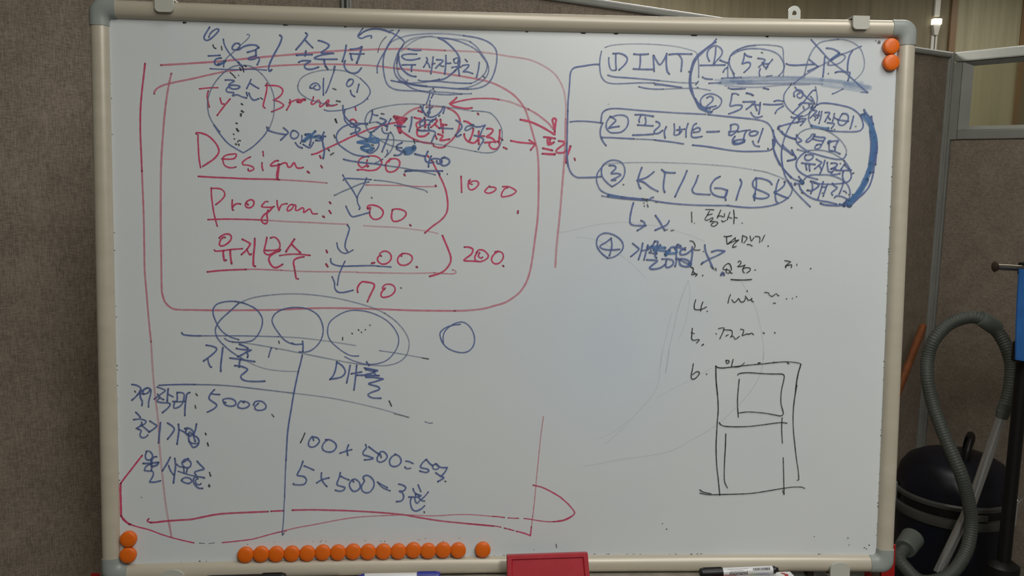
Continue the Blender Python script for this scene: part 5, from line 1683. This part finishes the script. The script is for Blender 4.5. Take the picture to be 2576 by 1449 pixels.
b = bmesh.new(); tube(b, spline([(-0.005, -0.06, 0.575), (0.005, -0.055, 0.625), (0.03, -0.03, 0.655), (0.055, 0.02, 0.652), (0.072, 0.06, 0.62), (0.075, 0.075, 0.57)], 6), [0.011]*31, 12); link('carry_handle', b, m_black, v, True)
b = bmesh.new(); box(b, (-0.075, -0.1905, 0.428), (0.01, -0.174, 0.448), 0.002); link('name_plate', b, m_band, v)
for a in (0.6, 2.2, 3.9, 5.4):
    b = bmesh.new(); Mx = Matrix.Translation((0.13*math.cos(a), 0.13*math.sin(a), 0.022))
    lathe(b, [(0.0, -0.022), (0.012, -0.020), (0.022, -0.008), (0.022, 0.008), (0.012, 0.020), (0.012, 0.03), (0, 0.03)], 16, Mx); link('castor', b, m_black, v, True)
# inlet socket at the front left of the drum
ip = Vector((1.421, 2.57, 0.355)) - Vector((vc[0], VY, 0)); idr = Vector((-0.72, -0.62, -0.32)).normalized()
q_ = ip - idr*0.055
b = bmesh.new(); tube(b, [q_, ip-idr*0.01, ip, ip+idr*0.008], [0.036, 0.034, 0.034, 0.031], 28); link('inlet_socket', b, m_hosec, v, True)
def V3(L_): return [Vector(p)-Vector((vc[0], VY, 0)) for p in L_]
hose = [ip+idr*0.004, ip+idr*0.05] + V3([(1.383, 2.5, 0.326), (1.421, 2.46, 0.297), (1.501, 2.46, 0.314), (1.562, 2.48, 0.376), (1.585, 2.5, 0.459), (1.569, 2.5, 0.537), (1.542, 2.5, 0.613), (1.523, 2.52, 0.669), (1.501, 2.56, 0.745), (1.485, 2.6, 0.823), (1.474, 2.62, 0.895), (1.482, 2.64, 0.954), (1.497, 2.64, 1.011), (1.542, 2.64, 1.062), (1.595, 2.62, 1.088), (1.635, 2.6, 1.079), (1.667, 2.58, 1.045), (1.682, 2.55, 0.997), (1.687, 2.53, 0.942), (1.672, 2.51, 0.872), (1.651, 2.5, 0.813)])
hp = [Vector(p) for p in spline([tuple(p) for p in hose], 26)]
# equal spacing with a ribbed radius
d = [0.0]
for a, c in zip(hp, hp[1:]): d.append(d[-1]+(c-a).length)
def at(s):
    for i in range(len(d)-1):
        if d[i+1] >= s: k = (s-d[i])/max(1e-9, d[i+1]-d[i]); return hp[i].lerp(hp[i+1], k)
    return hp[-1]
n_ = int(d[-1]/0.0021); pts = [at(d[-1]*i/n_) for i in range(n_+1)]
rad = [(0.0203 if i % 4 in (0, 1) else 0.0192) for i in range(n_+1)]
b = bmesh.new(); tube(b, pts, rad, 18); link('hose', b, m_hose, v, True)
cp = V3([(1.616, 2.6, 1.089), (1.624, 2.6, 1.086), (1.659, 2.59, 1.062), (1.667, 2.59, 1.055)])
b = bmesh.new(); tube(b, cp, [0.0225, 0.0248, 0.0248, 0.0225], 24); link('hose_cuff', b, m_hosec, v, True)
tb = V3([(1.649, 2.5, 0.801), (1.619, 2.56, 0.51), (1.517, 2.54, 0.285)])
b = bmesh.new(); tube(b, tb, 0.0155, 24); link('chrome_wand', b, m_chrome, v, True)
hd_ = V3([(1.649, 2.5, 0.798), (1.652, 2.5, 0.813), (1.659, 2.5, 0.84)])
b = bmesh.new(); tube(b, hd_, [0.0165, 0.0195, 0.0205], 20); link('wand_grip', b, m_hose, v, True)

# ------------------------------------------------------------------ broom handle leaning in the corner
bt, bb = Vector((1.735, 3.14, 0.967)), Vector((1.592, 3.02, 0.737)); dr = (bb-bt).normalized(); bf = bt+dr*((bt.z-0.03)/-dr.z)
br = empty('broom', (bf.x, bf.y, 0)); tag(br, 'orange-brown wooden broom handle leaning on the cloth partition beside the board', 'broom')
off = Vector((bf.x, bf.y, 0))
b = bmesh.new(); tube(b, [bt-dr*0.004-off, bt-off, bt+dr*0.006-off, bf-off], [0.006, 0.0105, 0.0135, 0.0135], 18); link('handle', b, m_broom, br, True)
b = bmesh.new(); box(b, (-0.10, -0.02, 0.02), (0.10, 0.02, 0.07), 0.006); link('broom_head', b, m_broom, br)
b = bmesh.new(); box(b, (-0.095, -0.022, 0.0), (0.095, 0.022, 0.025), 0.003); o = link('bristles', b, m_felt, br); o['kind'] = 'stuff'

# ------------------------------------------------------------------ black stand with a blue bag at the right edge
sp = Vector((1.633, 2.4, 0.402))
bs = empty('black_stand', (sp.x, sp.y, 0)); tag(bs, 'black upright stand with a short steel peg, at the right edge', 'stand')
hT = 1.34
b = bmesh.new(); tube(b, [(0, 0, 0.03), (0, 0, 0.36), (0, 0, hT)], 0.0190, 24); link('upright', b, m_black, bs, True)
b = bmesh.new(); lathe(b, [(0.0, 0.0), (0.15, 0.0), (0.155, 0.012), (0.06, 0.03), (0.03, 0.06), (0.03, 0.30), (0.045, 0.315), (0.045, 0.375), (0.024, 0.39), (0.0, 0.39)], 32); link('base', b, m_black, bs, True)
pz = 1.267
b = bmesh.new(); box(b, (-0.030, -0.026, pz-0.022), (0.024, 0.026, pz+0.017), 0.006); link('clamp', b, m_black, bs)
b = bmesh.new(); tube(b, [(-0.115, -0.004, pz+0.0045), (-0.02, 0, pz)], 0.0085, 18); link('peg', b, m_rod, bs, True)
b = bmesh.new(); lathe(b, [(0.0, 0.0), (0.012, 0.001), (0.0155, 0.004), (0.013, 0.009), (0.0, 0.010)], 20, Matrix.Translation((-0.119, -0.004, pz+0.005)) @ Matrix.Rotation(math.radians(90), 4, 'Y') ); link('peg_end', b, m_brown, bs, True)
b = bmesh.new(); lathe(b, [(0.0, -0.006), (0.013, -0.005), (0.014, 0.0), (0.006, 0.004), (0.004, 0.014), (0, 0.014)], 16, Matrix.Translation((-0.012, -0.004, pz-0.033))); link('thumb_screw', b, m_black, bs, True)
b = bmesh.new(); box(b, (-0.028, -0.02, 0.995), (0.02, 0.02, 1.055), 0.006, M=None); link('lower_clamp', b, m_black, bs)
# blue bag hung on the front of the stand
bg = empty('hanging_bag', (sp.x, sp.y, 0)); tag(bg, 'blue cloth bag hanging on the black stand, cut by the right edge', 'bag')
B0 = Vector((1.547, 2.33, 1.274))-Vector((sp.x, sp.y, 0)); B1 = Vector((1.562, 2.33, 1.018))-Vector((sp.x, sp.y, 0))
b = bmesh.new(); nx_, nz_ = 10, 12
F = []
for side in (0, 1):
    for j in range(nz_+1):
        row = []
        for i in range(nx_+1):
            u_, w_ = i/nx_, j/nz_
            x = B0[0]+(B1[0]-B0[0])*w_+0.27*u_ ; z = B0[2]+(B1[2]-B0[2])*w_ - 0.012*math.sin(u_*2.2)
            th = 0.028*math.sin(math.pi*min(1, max(0, u_)))**0.5*(0.4+0.6*w_)+0.003
            y = B0[1] + (th if side else -th) + 0.004*math.sin(u_*17+w_*3)
            row.append(b.verts.new((x, y, z)))
        F.append(row)
for s_ in (0, 1):
    R0 = F[s_*(nz_+1):(s_+1)*(nz_+1)]
    for j in range(nz_):
        for i in range(nx_): b.faces.new((R0[j][i], R0[j][i+1], R0[j+1][i+1], R0[j+1][i]))
A_, B2 = F[:nz_+1], F[nz_+1:]
for j in range(nz_):
    b.faces.new((A_[j][0], A_[j+1][0], B2[j+1][0], B2[j][0])); b.faces.new((A_[j][-1], B2[j][-1], B2[j+1][-1], A_[j+1][-1]))
for i in range(nx_):
    b.faces.new((A_[0][i], B2[0][i], B2[0][i+1], A_[0][i+1])); b.faces.new((A_[-1][i], A_[-1][i+1], B2[-1][i+1], B2[-1][i]))
link('bag_body', b, m_bluecloth, bg, True)
b = bmesh.new(); tube(b, spline([(B0[0]+p, B0[1]+q, B0[2]+r_) for p, q, r_ in ((0.02, 0.0, -0.01), (0.03, 0.01, 0.04), (0.06, 0.03, 0.06), (0.12, 0.02, 0.05), (0.15, 0.0, -0.02))], 6), 0.006, 8); link('bag_strap', b, m_bluecloth, bg, True)
